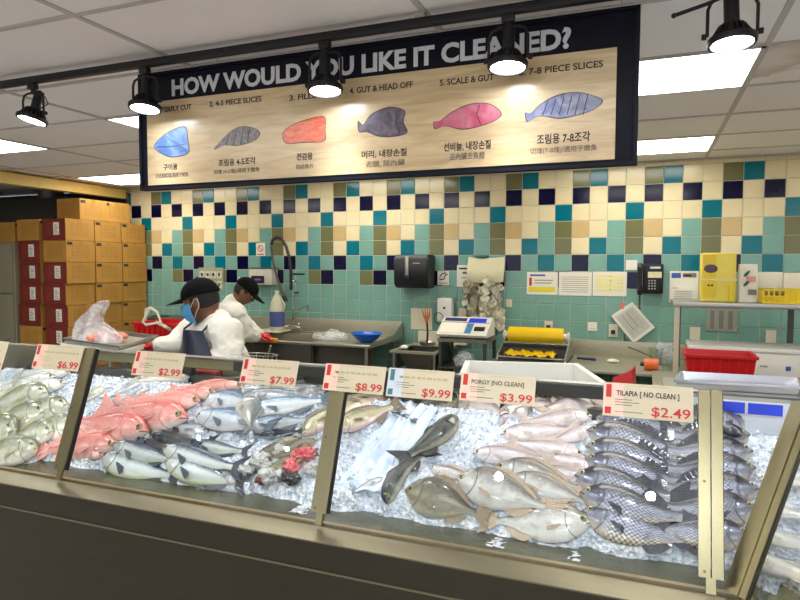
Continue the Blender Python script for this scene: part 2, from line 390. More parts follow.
def carton(x, y, z, kind, label, dx=0, rz=0):
    o = bpy.data.objects.new('cardboard_box', me_red if kind == 'r' else me_plain); C.objects.link(o)
    o.location = (x+dx, y, z); o.rotation_euler = (0, 0, rz); OFF[o] = Vector(o.location)
    tag(o, label, 'box', 'cardboard boxes stacked at the left end of the tiled wall')
    if kind == 'r':
        child('shipping_label', B().bx(-.005, .075, -bd/2-.0015, -bd/2, .055, .185), paper, o)
        lb = B()
        for k in range(6): lb.bx(.008, .062-.01*(k % 3), -bd/2-.002, -bd/2-.0014, .07+.017*k, .075+.017*k)
        child('label_print', lb, inkm, o)
    child('tape', B().bx(bw/2, bw/2+.0008, -.02, .02, bh-.06, bh-.002).bx(-bw/2, bw/2, -.02, .02, bh, bh+.0008), mat('packing_tape', (150, 112, 50), .3), o)
    if kind == 'p':
        child('corner_mark', B().bx(bw/2+.0002, bw/2+.001, -bd/2+.012, -bd/2+.075, bh-.045, bh-.015), inkm, o)
    return o
XB = -5.577; rows_z = [2.10-bh-.2262*k for k in range(9)]
ordn = ['top', 'second', 'third', 'fourth', 'fifth', 'sixth', 'seventh', 'eighth', 'bottom']
ypos = [4.745+bd/2, 4.745+.377+bd/2, 4.745+.754+bd/2]
kinds = {0: 'rprrrrppp', 3: 'prrrrpprp'}
rb = random.Random(5)
for ci, (nm, x, y) in enumerate([('nearest side-on column', XB-bw/2, ypos[0]), ('middle column', XB-bw/2, ypos[1]), ('column touching the tiled wall', XB-bw/2, ypos[2]-.002), ('column beside the refrigerator', XB-bw-.045-bw/2, ypos[0])]):
    for k, z in enumerate(rows_z):
        kd = kinds.get(ci, 'p'*9)[k] if ci in kinds else 'p'
        if kd == 'r': desc = 'red printed box with white sticker'
        else: desc = 'plain yellow-brown box'
        carton(x, y, z, kd, f'{desc}, {ordn[k]} in the {nm}', dx=rb.uniform(-.012, .012)-(.0 if ci else 0), rz=rb.uniform(-.02, .02)*.5)
ob('wooden_pallet', B().bx(-6.28, -5.58, 4.76, 5.85, .0, rows_z[8]-.001), mat('pallet_wood', (130, 100, 60), .8), label='low wooden pallet underneath the stacked cardboard boxes', cat='pallet')
carton(-5.577-bw/2-.0, 5.07+.04, 2.101, 'p', 'cardboard box lying on top of the stack, nearer one of the two', rz=.01)
carton(-5.60-bw/2+.02, 5.44, 2.101, 'p', 'cardboard box lying on top of the stack, closer to the tiled wall', rz=-.02)
carton(-6.345-bw/2, 4.95, 1.857, 'p', 'cardboard box on top of the stainless refrigerator')
# ------------------------------------------------------------------ hanging sign
YS = 2.30
sxl, sxr = -2.212, -.04; szt, szb = 2.500, 1.968
sign = thing('hanging_sign', ((sxl+sxr)/2, YS+.02, szb), 'long black framed hanging sign asking how would you like it cleaned', 'sign')
navy = mat('sign_black', (12, 14, 28), .5, 0, .25, 25, .05, spec=.2)
wood = NT('sign_light_wood'); wood.set(Roughness=.28, Coat_Weight=.35, Coat_Roughness=.22)
tc = wood.new('ShaderNodeTexCoord'); mp = wood.new('ShaderNodeMapping'); mp.inputs['Scale'].default_value = (1.2, 1, 9)
nz = wood.new('ShaderNodeTexNoise', Scale=3.0, Detail=6.0, Distortion=1.5); rp = wood.new('ShaderNodeValToRGB')
rp.color_ramp.elements[0].color = sr((188, 160, 116)); rp.color_ramp.elements[0].position = .3; rp.color_ramp.elements[1].color = sr((216, 192, 150)); rp.color_ramp.elements[1].position = .7
wood.l(tc.outputs['Object'], mp.inputs[0]); wood.l(mp.outputs[0], nz.inputs['Vector']); wood.l(nz.outputs[0], rp.inputs[0]); wood.l(rp.outputs[0], wood.b.inputs['Base Color'])
pl, pr = aY(148, 150, YS).x, aY(616, 100, YS).x
pt_, pb = (aY(148, 101+0, YS).z + aY(616, 50, YS).z)/2, (aY(300, 177, YS).z + aY(600, 160, YS).z)/2
ob('board', B().bx(sxl, sxr, YS, YS+.03, szb, szt, bev=.002), navy, sign)
ob('picture_panel', B().bx(pl, pr, YS-.003, YS-.0002, pb, pt_), wood.m, sign)
fr = B(); w = .012
for a in ((sxl, sxr, szb, szb+w), (sxl, sxr, szt-w, szt), (sxl, sxl+w, szb+w, szt-w), (sxr-w, sxr, szb+w, szt-w)): fr.bx(a[0]-.001, a[1]+.001, YS-.006, YS+.034, a[2], a[3])
ob('frame', fr, navy, sign)
wire = B()
for px in (215, 620):
    x = aY(px, 60, YS).x; wire.cyl((x, YS+.015, szt-.01), (x, YS+.015, ZC), .0015, n=6)
ob('hanging_wire', wire, steel, sign)
lett = mat('sign_letters', (206, 206, 206), .6, 0, .1, 90); sblk = mat('sign_small_letters', (40, 34, 36), .6); sgry = mat('sign_grey_letters', (104, 92, 84), .6)
def stext(s, px0, px1, pbase, m, bold=0, name='lettering', h=None):
    p0 = aY(px0, pbase, YS); p1 = aY(px1, pbase, YS)
    return text(s, .05, (p0.x, YS-.0035, p0.z), FRONT, m, sign, name, width=p1.x-p0.x, height=h, bold=bold)
hl = aY(172, 94, YS); hr = aY(571, 49, YS)
text('HOW WOULD YOU LIKE IT CLEANED?', .05, (hl.x, YS-.0012, (hl.z+hr.z)/2), FRONT, lett, sign, 'headline', width=hr.x-hl.x, height=.076, bold=.0019)
for s, a, bb, base in (('1. BUTTERFLY CUT', 148, 192, 114), ('2. 4-5 PIECE SLICES', 210, 262, 107), ('3. FILLET', 290, 322, 101), ('4. GUT & HEAD OFF', 350, 413, 94), ('5. SCALE & GUT', 440, 494, 86), ('6. 7-8 PIECE SLICES', 519, 603, 76)):
    stext(s, a, bb, base, sblk, .0010, 'caption', .0235)
for s, a, bb, base, hh in (('구이용', 164, 178, 170, .015), ('조림용 4-5조각', 219, 256, 166, .016), ('전감용', 297, 313, 160, .016), ('머리, 내장손질', 362, 407, 158, .0165), ('선비늘, 내장손질', 444, 491, 151, .018), ('조림용 7-8조각', 537, 590, 144, .019)):
    stext(s, a, bb, base, sblk, .0008, 'korean_caption', hh*1.9)
for s, a, bb, base, hh in (('切成蝴蝶塊/適用于烤魚', 156, 189, 178, .010), ('切塊 (4-5塊)/適用于燉魚', 214, 260, 174, .011), ('切成魚片', 296, 314, 169, .010), ('去頭, 除內臟', 366, 405, 167, .012), ('去內臟去魚鱗', 450, 485, 160, .0125), ('切塊(7-8塊)/適用于燉魚', 530, 597, 154, .012)):
    stext(s, a, bb, base, sgry, .0002, 'chinese_caption', hh*2.1)
def fm(name, c1, c2, sc=60, st=(1, 1, 1)):
    t = NT(name); t.set(Roughness=.35, Coat_Weight=.2); tc = t.new('ShaderNodeTexCoord'); mp = t.new('ShaderNodeMapping'); mp.inputs['Scale'].default_value = st
    nz = t.new('ShaderNodeTexNoise', Scale=sc, Detail=5.0, Distortion=.8); rp = t.new('ShaderNodeValToRGB'); rp.color_ramp.elements[0].position = .35; rp.color_ramp.elements[1].position = .65
    rp.color_ramp.elements[0].color = sr(c1); rp.color_ramp.elements[1].color = sr(c2)
    t.l(tc.outputs['Object'], mp.inputs[0]); t.l(mp.outputs[0], nz.inputs['Vector']); t.l(nz.outputs[0], rp.inputs[0]); t.l(rp.outputs[0], t.b.inputs['Base Color']); return t.m
outl = mat('drawing_outline', (48, 44, 56), .5)
def drawing(pts, m, extra=None, name='fish_drawing'):
    """pts: outline in picture pixels on the sign plane; smoothed, with a dark outline under it"""
    P = [aY(x, y, YS) for x, y in pts]; n = len(P); Q = []
    for i in range(n):
        a, p, q, c = P[i-1], P[i], P[(i+1) % n], P[(i+2) % n]
        for k in range(4):
            u = k/4; Q.append(.5*((2*p)+(q-a)*u+(2*a-5*p+4*q-c)*u*u+(3*p-a-3*q+c)*u**3))
    cen = sum(Q, Vector())/len(Q)
    th = Vector((0, .0008, 0))
    o1 = [Vector((v.x, YS-.0042, v.z)) for v in Q]
    o2 = [Vector((v.x+(v.x-cen.x)/max(.01, (v-cen).length)*.0036, YS-.0036, v.z+(v.z-cen.z)/max(.01, (v-cen).length)*.0036)) for v in Q]
    d = ob(name, B().poly(o1, th), m, sign, sm=0)
    ob('outline', B().poly(o2, th*.5), outl, d, sm=0)
    if extra:
        b = B()
        for l in extra:
            pp = [aY(x, y, YS) for x, y in l]
            b.tube([(v.x, YS-.0043, v.z) for v in pp], .0014, 5)
        ob('marking', b, outl, d)
    return d
drawing([(155, 147), (164, 136), (177, 129), (186, 128), (188, 140), (189, 152), (180, 156), (168, 156)], fm('drawing_blue', (84, 118, 176), (132, 162, 206), 16), [[(157, 147), (170, 147), (187, 144)], [(166, 136), (176, 143), (187, 150)]])
drawing([(215, 149), (222, 141), (233, 131), (244, 127), (255, 129), (260, 134), (254, 141), (240, 145), (226, 145), (219, 148)], fm('drawing_dark_fish', (66, 58, 70), (118, 106, 114), 40), [[(230, 134), (227, 144)], [(237, 130), (234, 145)], [(244, 129), (241, 144)], [(250, 129), (248, 142)]])
drawing([(284, 133), (292, 126), (308, 120), (324, 117), (325, 130), (324, 141), (305, 142), (287, 143)], fm('drawing_salmon', (206, 70, 44), (232, 122, 86), 30, (1, 1, 5)))
drawing([(359, 121), (364, 125), (372, 115), (388, 108), (400, 109), (405, 113), (403, 122), (407, 132), (396, 136), (380, 136), (368, 132), (360, 132)], fm('drawing_grey_fish', (78, 68, 78), (112, 100, 108), 30), [[(398, 110), (396, 122), (400, 134)]])
drawing([(435, 122), (441, 121), (452, 113), (470, 105), (487, 104), (497, 109), (501, 115), (494, 121), (480, 126), (462, 129), (447, 126), (436, 129)], fm('drawing_pink_fish', (190, 70, 98), (196, 128, 138), 14), [[(480, 105), (477, 115), (481, 125)]])
drawing([(526, 113), (532, 113), (542, 104), (558, 96), (576, 93), (592, 96), (602, 101), (594, 109), (578, 115), (560, 118), (543, 116), (533, 119), (528, 122)], fm('drawing_silver_fish', (84, 94, 136), (138, 142, 166), 24), [[(548+8*k, 101-min(k, 4)*1.6), (543+8*k, 115)] for k in range(6)])
# ------------------------------------------------------------------ track and spot lights
YT = 2.17
tr = thing('lighting_track', (-1.2, YT, 2.478), 'long black lighting track running along the ceiling above the hanging sign', 'lighting track')
ob('rail', B().bx(-4.6, 1.6, YT-.015, YT+.015, 2.480, 2.510, bev=.002), blackmat, tr)
ob('ceiling_clip', B().bx(-3.32, -3.28, YT-.012, YT+.012, 2.510, 2.5295).bx(-.8, -.76, YT-.012, YT+.012, 2.510, 2.5295).bx(1.2, 1.24, YT-.012, YT+.012, 2.510, 2.5295), steel, tr)
lens_m = emit('spot_lens', (228, 236, 255), SPOTE)
heatsink = mat('heat_sink', (58, 58, 62), .4, .6)
def make_spot(x, zlens, tilt, turn, label, YT=2.17, SPOTW=SPOTW, CONE=92, K=1.13):
    th = thing('track_spotlight', (x, YT, 2.48), label, 'spotlight', 'black spotlights hanging from the ceiling track')
    ob('adaptor', B().bx(x-.022, x+.022, YT-.014, YT+.014, 2.452, 2.479, bev=.003).cyl((x, YT, 2.430), (x, YT, 2.453), .009), blackmat, th)
    hb = zlens+.045
    w = .060*K
    ob('yoke', B().tube([(x-w, YT, hb), (x-w, YT, 2.405), (x-w*.85, YT, 2.428), (x-w*.5, YT, 2.436), (x+w*.5, YT, 2.436), (x+w*.85, YT, 2.428), (x+w, YT, 2.405), (x+w, YT, hb)], .0052, 8), blackmat, th)
    ax = Vector((math.sin(turn)*math.sin(tilt), math.cos(turn)*math.sin(tilt), -math.cos(tilt)))   # the way it shines
    piv = Vector((x, YT, hb))
    hd = ob('lamp_head', B().lathe(piv, [(.010, -.118), (.020, -.114), (.022, -.108), (.022, -.030), (.022, -.024)], 24, ax), blackmat, th)
    ob('cap_screw', B().cyl(piv-ax*.118, piv-ax*.123, .006), steel, hd)
    fl = B(); a = ax.orthogonal().normalized(); c = ax.cross(a)
    fl.lathe(piv, [(.022*K, -.024), (.030*K, -.010), (.044*K, .012), (.046*K, .016)], 24, ax)
    for k in range(20):
        t = 2*PI*k/20; dr = a*math.cos(t)+c*math.sin(t); sd = ax.cross(dr)*.0012
        p = [piv+dr*.022*K-ax*.03, piv+dr*.034*K-ax*.026, piv+dr*.055*K+ax*.012, piv+dr*.042*K+ax*.016]
        fl.poly([q-sd for q in p], sd*2)
    ob('heat_sink', fl, heatsink, th)
    rg = B(); rg.lathe(piv, [(.047*K, .012), (.060*K, .013), (.062*K, .020), (.060*K, .032), (.0525*K, .033), (.0525*K, .026), (.047*K, .026)], 32, ax)
    ob('lens_ring', rg, blackmat, th)
    ob('lens', B().lathe(piv, [(.052*K, .027), (.052*K, .0285), (.03*K, .0315), (.001, .033)], 32, ax), lens_m, th)
    for sgn in (-1, 1): ob('tilt_knob', B().cyl(piv+Vector((sgn*.062*K, 0, 0)), piv+Vector((sgn*.074*K, 0, 0)), .009), rubber, th)
    ld = bpy.data.lights.new('spot_beam', 'SPOT'); ld.energy = SPOTW; ld.color = (.86, .92, 1.0); ld.spot_size = math.radians(CONE); ld.spot_blend = .6; ld.shadow_soft_size = .04
    lo = bpy.data.objects.new('spot_beam', ld); C.objects.link(lo); lo.parent = th
    lo.location = piv + ax*.06 - Vector(th.location); lo.rotation_euler = (-ax).to_track_quat('Z', 'Y').to_euler()
    return th
s1 = make_spot(-2.735, 2.29, .26, -2.6, 'leftmost black track spotlight with a looped cable')
ob('cable', B().tube([(-2.735, YT-.01, 2.43), (-2.70, YT-.03, 2.425), (-2.62, YT-.03, 2.40), (-2.60, YT-.03, 2.365), (-2.65, YT-.03, 2.35), (-2.715, YT-.015, 2.36)], .0028, 6), rubber, s1)
make_spot(-2.053, 2.285, .15, 2.9, 'black track spotlight hanging by the left end of the sign')
make_spot(-1.168, 2.275, .11, 2.6, 'black track spotlight hanging in front of the word YOU')
s4 = make_spot(-.460, 2.285, .11, 3.1, 'black track spotlight hanging in front of the word CLEANED')
s5 = make_spot(.224, 2.28, .10, 2.8, 'black track spotlight right of the sign with a short lever')
ob('lever', B().cyl((.17, YT-.01, 2.425), (.06, YT-.02, 2.395), .006).sph((.06, YT-.02, 2.395), .008), rubber, s5)
make_spot(-3.45, 2.28, .12, 0, 'black track spotlight beyond the left edge of the picture')
make_spot(1.0, 2.28, .12, 0, 'black track spotlight beyond the right edge of the picture')
tr2 = thing('lighting_track', (-2.2, -1.72, 2.478), 'second black lighting track over the shopping side, seen only as lamp reflections in the glass', 'lighting track')
ob('rail', B().bx(-5.2, .8, -1.738, -1.702, 2.480, 2.522, bev=.002), blackmat, tr2); ob('ceiling_clip', B().bx(-3.3, -3.26, -1.73, -1.71, 2.522, 2.5295).bx(0, .04, -1.73, -1.71, 2.522, 2.5295), steel, tr2)
for k, x in enumerate((-4.65, -4.06, -3.5, -1.225, .073)): make_spot(x, 2.30, .95, 0, 'spotlight on the second track whose reflection is the %s bright dot in the case glass' % ('first', 'second', 'third', 'fourth', 'fifth')[k], YT=-1.72, SPOTW=FSPOT, CONE=60, K=.62)
make_spot(-4.15, 2.28, .12, 0, 'black track spotlight at the far left end of the track')

# ------------------------------------------------------------------ display case
GY0, GZ0, GY1, GZ1 = 1.862, .722, 2.052, 1.248
gt = Vector((0, GY1-GY0, GZ1-GZ0)).normalized(); gn = Vector((0, -gt.z, gt.y))     # up the glass, and out of it
TILT = math.atan2(GY1-GY0, GZ1-GZ0)
CXB, CXT = .25, .25+(GY1-GY0)                                                     # corner line of the two cases
YF = 1.80; ze = (at(0, 482.5, Y=YF).z + at(600, 594, Y=YF).z)/2; zbd = (at(0, 506, Y=YF).z + at(400, 587, Y=YF).z)/2
XW = -3.62; XF = CXB-(GY0-YF); YE = .55
case = thing('fish_display_case', (-1.7, 2.36, 0), 'long stainless steel refrigerated fish display case with tilted glass front', 'display case')
def Lprism(b, prof, mi=0):
    """profile of (d, z), d = depth behind the fascia, run along the front, mitred and run along the right wing"""
    rings = []
    for P in ((XW, None), 'c', (None, YE)):
        r = []
        for d, z in prof:
            if P == 'c': v = (XF+d, YF+d, z)
            elif P[0] is not None: v = (P[0], YF+d, z)
            else: v = (XF+d, P[1], z)
            r.append(b.bm.verts.new(v))
        rings.append(r)
    return b.loft(rings, True, mi)
ob('lower_front_panel', Lprism(B(), [(0.004, .10), (.06, .10), (.06, zbd-.004), (0.004, zbd-.004)]), steel_front, case)
ob('bright_trim_strip', Lprism(B(), [(-.004, zbd-.004), (.05, zbd-.004), (.05, zbd+.003), (-.004, zbd+.003)]), steel_ledge, case)
ob('upper_front_panel', Lprism(B(), [(0, zbd+.003), (.06, zbd+.003), (.06, ze-.002), (0, ze-.002)]), steel_front, case)
ob('ledge', Lprism(B(), [(-.004, ze-.004), (-.004, ze+.001), (GY0-YF-.006, GZ0-.004), (.075, GZ0-.004), (.075, ze-.02)]), steel_ledge, case)
ob('toe_kick', Lprism(B(), [(.06, 0), (.09, 0), (.09, .10), (.06, .10)]), black, case)
pan_m = mat('pan_steel', (78, 79, 56), .25, .2, .3, 7, .2, 60)
ob('pan', Lprism(B(), [(.07, .66), (1.08, .66), (1.08, .710), (.07, .710)]), pan_m, case)
rust = mat('pan_edge', (128, 112, 76), .4, .4, .35, 9, .2, 60)
ob('pan_lip', Lprism(B(), [(.082, .7105), (.100, .7105), (.100, .726), (.082, .726)]), rust, case)
YB = 2.88; XB2 = XF+(YB-YF)
railm = mat('case_rear_rail', (50, 50, 46), .4, .3, .2)
ob('rear_lower_wall', Lprism(B(), [(YB-YF, 0.0), (YB-YF+.05, 0.0), (YB-YF+.05, .985), (YB-YF, .985)]), steel_dark, case)
ob('rear_rail', Lprism(B(), [(YB-YF+.0, 1.030), (YB-YF+.05, 1.030), (YB-YF+.05, 1.087), (YB-YF+.0, 1.087)]), railm, case)
ob('rear_rail_bright_trim', B().bx(XW, -2.13, YB-.004, YB-.0005, 1.034, 1.084), steel_post, case)  # brighter steel colour stands in for the lit left stretch of the rail
ob('rear_rail_bright_trim', B().bx(.10, 1.2, YB-.004, YB-.0005, 1.072, 1.0875), steel, case)
b = B()
for x in (-3.6, -2.45, -1.2, -.68, .12): b.bx(x-.02, x+.02, YB+.005, YB+.045, .985, 1.03)
ob('rear_post', b, railm, case)
ob('end_panel', B().poly([(XW-.03, YF, .0), (XW-.03, YB+.05, 0), (XW-.03, YB+.05, 1.087), (XW-.03, GY1, GZ1), (XW-.03, YF, ze)], (.029, 0, 0)), steel, case)
PB0, PB1 = aY(730, 412.5, YB-.02).z, aY(730, 401.5, YB-.02).z
# white back board with blue placards in the corner bay
wb = ob('back_board', B().bx(.10, 1.2, YB-.014, YB-.001, .90, 1.072), mat('white_board', (212, 216, 224), .35, 0, .05), case)
for x0, x1 in ((aY(713, 405, YB-.02).x, aY(745, 405, YB-.02).x), (aY(748, 405, YB-.02).x, aY(783, 405, YB-.02).x)):
    fr = ob('placard_frame', B().bx(x0-.004, x1+.004, YB-.020, YB-.0145, PB0-.004, PB1+.004), white, case)
    ob('blue_placard', B().bx(x0, x1, YB-.022, YB-.0203, PB0, PB1), mat('placard_blue', (36, 66, 214), .2, 0, .35, 12), fr)
def gp(x, s, off=0): return Vector((x, GY0, GZ0)) + gt*s + gn*off
GL = (Vector((0, GY1-GY0, GZ1-GZ0))).length
def onglass(px, py, off=.012):
    d = ray(px, py); p0 = gp(0, 0, off); t = (p0-EYE).dot(gn)/d.dot(gn); p = EYE+d*t
    return p.x, (p-Vector((0, GY0, GZ0))-gn*off).dot(gt)
PX = [-3.475, -2.254, -1.031, .182]
def gbar(b, xa, xb_, s0, s1, o0, o1, mi=0):
    a = [gp(xa, s0, o0), gp(xb_, s0, o0), gp(xb_, s1, o0), gp(xa, s1, o0)]
    return b.poly(a, gn*(o1-o0), mi)
for k, x in enumerate(PX):
    p = ob('glass_post', gbar(gbar(gbar(B(), x-.031, x-.001, .045, GL+.002, .001, .022), x+.002, x+.031, .045, GL+.002, .001, .028), x-.012, x+.013, .004, .046, .002, .014), steel_post, case)
    ob('gasket', gbar(B(), x+.0315, x+.0335, .047, GL, .0005, .02), rubber, p)
    for s in (.06, .30): ob('screw', B().cyl(gp(x-.016, s, .0218), gp(x-.016, s, .0235), .004, n=10), steel_dark, p)
for xa, xb_ in zip(PX, PX[1:]+[CXB]):
    wd = 0 if xb_ != CXB else 1
    b = B()
    a = [gp(xa+.002, .002, -.006), gp(xb_-.002, .002, -.006), gp(xb_-.002+wd*(CXT-CXB), GL, -.006), gp(xa+.002, GL, -.006)]
    ob('front_glass', b.poly(a, gn*.006), glass_m, case, sm=0)
    if not wd: ob('top_edge_trim', gbar(B(), xa+.036, xb_-.032, GL-.001, GL+.005, -.008, .002), steel, case)
# corner post: runs up the mitre between the two glass fronts
ct = Vector((CXT-CXB, GY1-GY0, GZ1-GZ0)).normalized(); cs = Vector((1, -1, 0)).normalized(); cn = ct.cross(cs).normalized()
if cn.y > 0: cn = -cn
def cpst(w0, w1, o0, o1, s0=.01, s1=.57):
    c0 = Vector((CXB, GY0, GZ0)); a = [c0+ct*s0+cs*w0+cn*o0, c0+ct*s0+cs*w1+cn*o0, c0+ct*s1+cs*w1+cn*o0, c0+ct*s1+cs*w0+cn*o0]
    return B().poly(a, cn*(o1-o0))
p = ob('corner_post', cpst(-.036, .006, 0, .022), steel_post, case)
ob('corner_post_edge', cpst(.007, .027, 0, .016), steel_post, case)
ob('gasket', cpst(.0275, .031, 0, .012), rubber, case)
# right wing glass, tilted away to the right
a = [(CXB, GY0-.03, GZ0), (CXB, YE, GZ0), (CXT, YE, GZ1), (CXT, GY1-.03, GZ1)]
ob('side_glass', B().poly(a, Vector((gn.y, 0, gn.z))*-.006), glass_m, case, sm=0)
# ------------------------------------------------------------------ price tags on the glass
tagm = mat('price_tag_card', (196, 184, 156), .5, 0, .05, 12); tagw = mat('price_tag_edge', (226, 214, 200), .5)
ink2 = mat('tag_grey_print', (92, 88, 84), .6); inky = mat('tag_faded_print', (176, 160, 120), .6); teal_p = mat('tag_teal_print', (60, 110, 120), .5)
PR = Euler((PI/2-TILT, 0, 0))
def price(px0, px1, py0, py1, amt, ttl, ttlm, label, col=redprint, faded=False):
    x0, s1 = onglass(px0, py0); x1, _ = onglass(px1, py0+(px1-px0)*.07); _, s0 = onglass(px0, py1)
    s1 = GL+.004; h = s1-s0; w = x1-x0
    th = thing('price_tag', gp((x0+x1)/2, s0, .0295), label, 'price tag', 'price tags along the top edge of the case glass')
    ob('card', gbar(B(), x0, x1, s0, s1, .0290, .0300), tagm, th, sm=0)
    ob('side_band', gbar(B(), x0+.001, x0+.052*w/.22, s0+.002, s1-.002, .0301, .0306), mat('tag_pale_pink', (224, 190, 170), .5) if col is redprint else mat('tag_pale_blue', (190, 200, 206), .5), th, sm=0)
    cm_ = col
    ob('band_mark', gbar(B(), x0+.008, x0+.024, s0+h*.56, s0+h*.95, .0307, .0312), cm_, th, sm=0)
    ob('band_mark', gbar(B(), x0+.006, x0+.024, s0+h*.07, s0+h*.27, .0307, .0312), cm_, th, sm=0)
    for dy, ww in ((.50, .05), (.42, .07), (.34, .05), (.14, .08)):
        ob('small_print', gbar(B(), x0+.034, x0+.034+ww*w/.25, s0+h*dy, s0+h*dy+.002, .0302, .0306), ink2 if not faded else inky, th, sm=0)
    ob('top_print', gbar(B(), x0+w*.4, x0+w*.75, s0+h*.93, s0+h*.945, .0302, .0306), inky, th, sm=0)
    if ttl: text(ttl, .02, gp(x0+w*.15, s0+h*.63, .0307), PR, ttlm, th, 'title', width=w*(.70 if len(ttl) > 8 else .5), height=h*.2, bold=.0004 if not faded else 0)
    else:
        b = B(); rr = random.Random(int(px0)); x = x0+w*.18
        while x < x1-w*.12:
            l = rr.uniform(.008, .02); gbar(b, x, x+l, s0+h*.66, s0+h*.66+.008, .0302, .0306); x += l+.005
        ob('title', b, inky, th, sm=0)
    if amt: text(amt, .03, gp(x0+w*.55, s0+h*.09, .0308), PR, redprint, th, 'price', width=w*.42, height=h*.32, bold=.0003)
    return th
price(-44, 11.5, 343, 370, '$1.99', '', inky, 'price tag cut off by the left edge of the picture')
price(41, 87, 347, 369, '$6.99', '', inky, 'price tag reading $6.99 in thin red figures', faded=True)
price(139, 188, 355, 376, '$2.99', '', inky, 'price tag reading $2.99 above the pink snappers')
price(246, 301, 362, 384, '$7.99', '', inky, 'price tag reading $7.99 above the silver mackerel')
price(328, 388, 367, 391, '$8.99', '', inky, 'price tag reading $8.99 at the top of the middle post')
price(391, 456, 370, 397, '$9.99', '', inky, 'price tag reading $9.99 with a blue and teal side band', teal_p)
price(463, 537, 374, 401, '$3.99', 'PORGY [NO CLEAN]', ink2, 'price tag reading porgy no clean $3.99')
price(604, 693, 386, 416, '$2.49', 'TILAPIA [ NO CLEAN ]', inkm, 'price tag reading tilapia no clean $2.49')
# tag on the right wing glass
gn2 = Vector((gn.y, 0, gn.z)); 
def g2(y, s, off): return Vector((CXB, y, GZ0)) + Vector((gt.y, 0, gt.z))*s + gn2*off
ysd = 1.90
th = thing('price_tag', g2(1.80, .44, .010), 'price tag with a green and black picture at the right edge beyond the corner post', 'price tag', 'price tags along the top edge of the case glass')
ob('card', B().poly([g2(1.93, .46, .01), g2(1.70, .46, .01), g2(1.70, .562, .01), g2(1.93, .562, .01)], gn2*.001), tagm, th, sm=0)
ob('picture', B().poly([g2(1.925, .465, .0112), g2(1.90, .465, .0112), g2(1.90, .49, .0112), g2(1.925, .49, .0112)], gn2*.0006), mat('tag_green', (60, 120, 70), .5), th, sm=0)
# ------------------------------------------------------------------ things on and along the tiled wall
WY = D-.005
def wrect(b, p0, p1, y0, y1, mi=0, bev=0):
    a, c = aY(*p0, y0), aY(*p1, y0); return b.bx(a.x, c.x, y0, y1, c.z, a.z, mi, bev)
def wsign(name, p0, p1, label, cat, m=paper, th=.004, lines=None, lm=greyink, group=None):
    a, c = aY(*p0, WY-th), aY(*p1, WY-th)
    t = thing(name, ((a.x+c.x)/2, WY, c.z), label, cat, group)
    ob('sheet', B().bx(a.x, c.x, WY-th, WY-.001, c.z, a.z), m, t, sm=0)
    if lines:
        for (u0, v0, u1, v1, mm) in lines:
            ob('print', B().bx(lerp(a.x, c.x, u0), lerp(a.x, c.x, u1), WY-th-.0012, WY-th-.0002, lerp(c.z, a.z, v0), lerp(c.z, a.z, v1)), mm, t, sm=0)
    return t
yprint = mat('yellow_print', (224, 206, 60), .6); bprint = mat('blue_print', (50, 90, 170), .6); pprint = mat('pale_yellow_print', (228, 220, 150), .6)
wsign('wall_notice', (527, 272), (557.5, 295), 'paper notice with yellow block, leftmost of the three in a row', 'notice', lines=[(.05, .12, .92, .34, yprint), (.1, .82, .6, .9, bprint), (.08, .4, .16, .75, redprint), (.25, .5, .8, .54, greyink), (.25, .62, .85, .66, greyink)])
wsign('wall_notice', (559, 272), (591.5, 296), 'plain paper notice with faint lines, middle of the three in a row', 'notice', lines=[(.1, .15+.09*k, .9, .17+.09*k, greyink) for k in range(8)])
wsign('wall_notice', (593, 271.5), (626.5, 296.5), 'paper notice with pale yellow rows, rightmost of the three in a row', 'notice', lines=[(.1, .2+.14*k, .9, .3+.14*k, pprint) for k in range(5)]+[(.5, .24+.18*k, .54, .27+.18*k, inkm) for k in range(4)])
t = wsign('wall_notice', (670, 271), (698, 303), 'white paper with a blue corner box left of the yellow case', 'notice', lines=[(.06, .78, .38, .94, bprint), (.45, .8, .92, .94, greyink), (.5, .84, .75, .88, redprint), (.1, .45, .3, .47, greyink)])
ob('leaflet_holder', wrect(B(), (672, 289), (694, 302), WY-.03, WY-.006), white, t)
for k in range(6): ob('leaflet_print', wrect(B(), (674, 291+1.8*k), (692, 291.7+1.8*k), WY-.032, WY-.0305), greyink, t, sm=0)
wsign('wall_notice', (707, 308), (737, 332), 'grey form with dark columns behind the steel shelf', 'notice', m=mat('grey_form', (150, 152, 138), .6), lines=[(.12, .1, .25, .9, greyink), (.4, .1, .55, .9, greyink), (.7, .1, .85, .9, greyink)])
wsign('wall_sticker', (437.5, 271), (449, 285), 'square white sticker with a curled black arrow beside the towel dispenser', 'sticker', lines=[(.1, .1, .9, .16, greyink)])
a = aY(443, 276, WY-.008); st = bpy.data.objects['wall_sticker']
ob('arrow_print', B().tube([(a.x-.035, WY-.0055, a.z-.02), (a.x-.03, WY-.0055, a.z-.035), (a.x+.01, WY-.0055, a.z-.03), (a.x+.02, WY-.0055, a.z+.005), (a.x+.045, WY-.0055, a.z+.02)], .006, 6).tube([(a.x-.03, WY-.0055, a.z-.005), (a.x-.01, WY-.0055, a.z+.025), (a.x+.03, WY-.0055, a.z+.03)], .006, 6), inkm, st)
wsign('wall_sticker', (588, 322), (597, 331), 'small crumpled paper scrap on the mint tiles right of the film roll', 'sticker', lines=[(.2, .2, .8, .24, greyink)])
wsign('wall_sticker', (626, 260), (637, 270), 'small white slip stuck left of the black phone', 'sticker')
wsign('wall_sticker', (506, 299), (512, 307), 'tiny pale plate on the mint tiles beside the receipts', 'sticker', m=cream)
t = wsign('wall_sticker', (256, 243), (265, 256), 'white and red no entry style prohibition sticker above the faucet', 'sticker', lines=[(.12, .08, .88, .16, redprint)])
a = aY(260.5, 248.5, WY-.006); b = B()
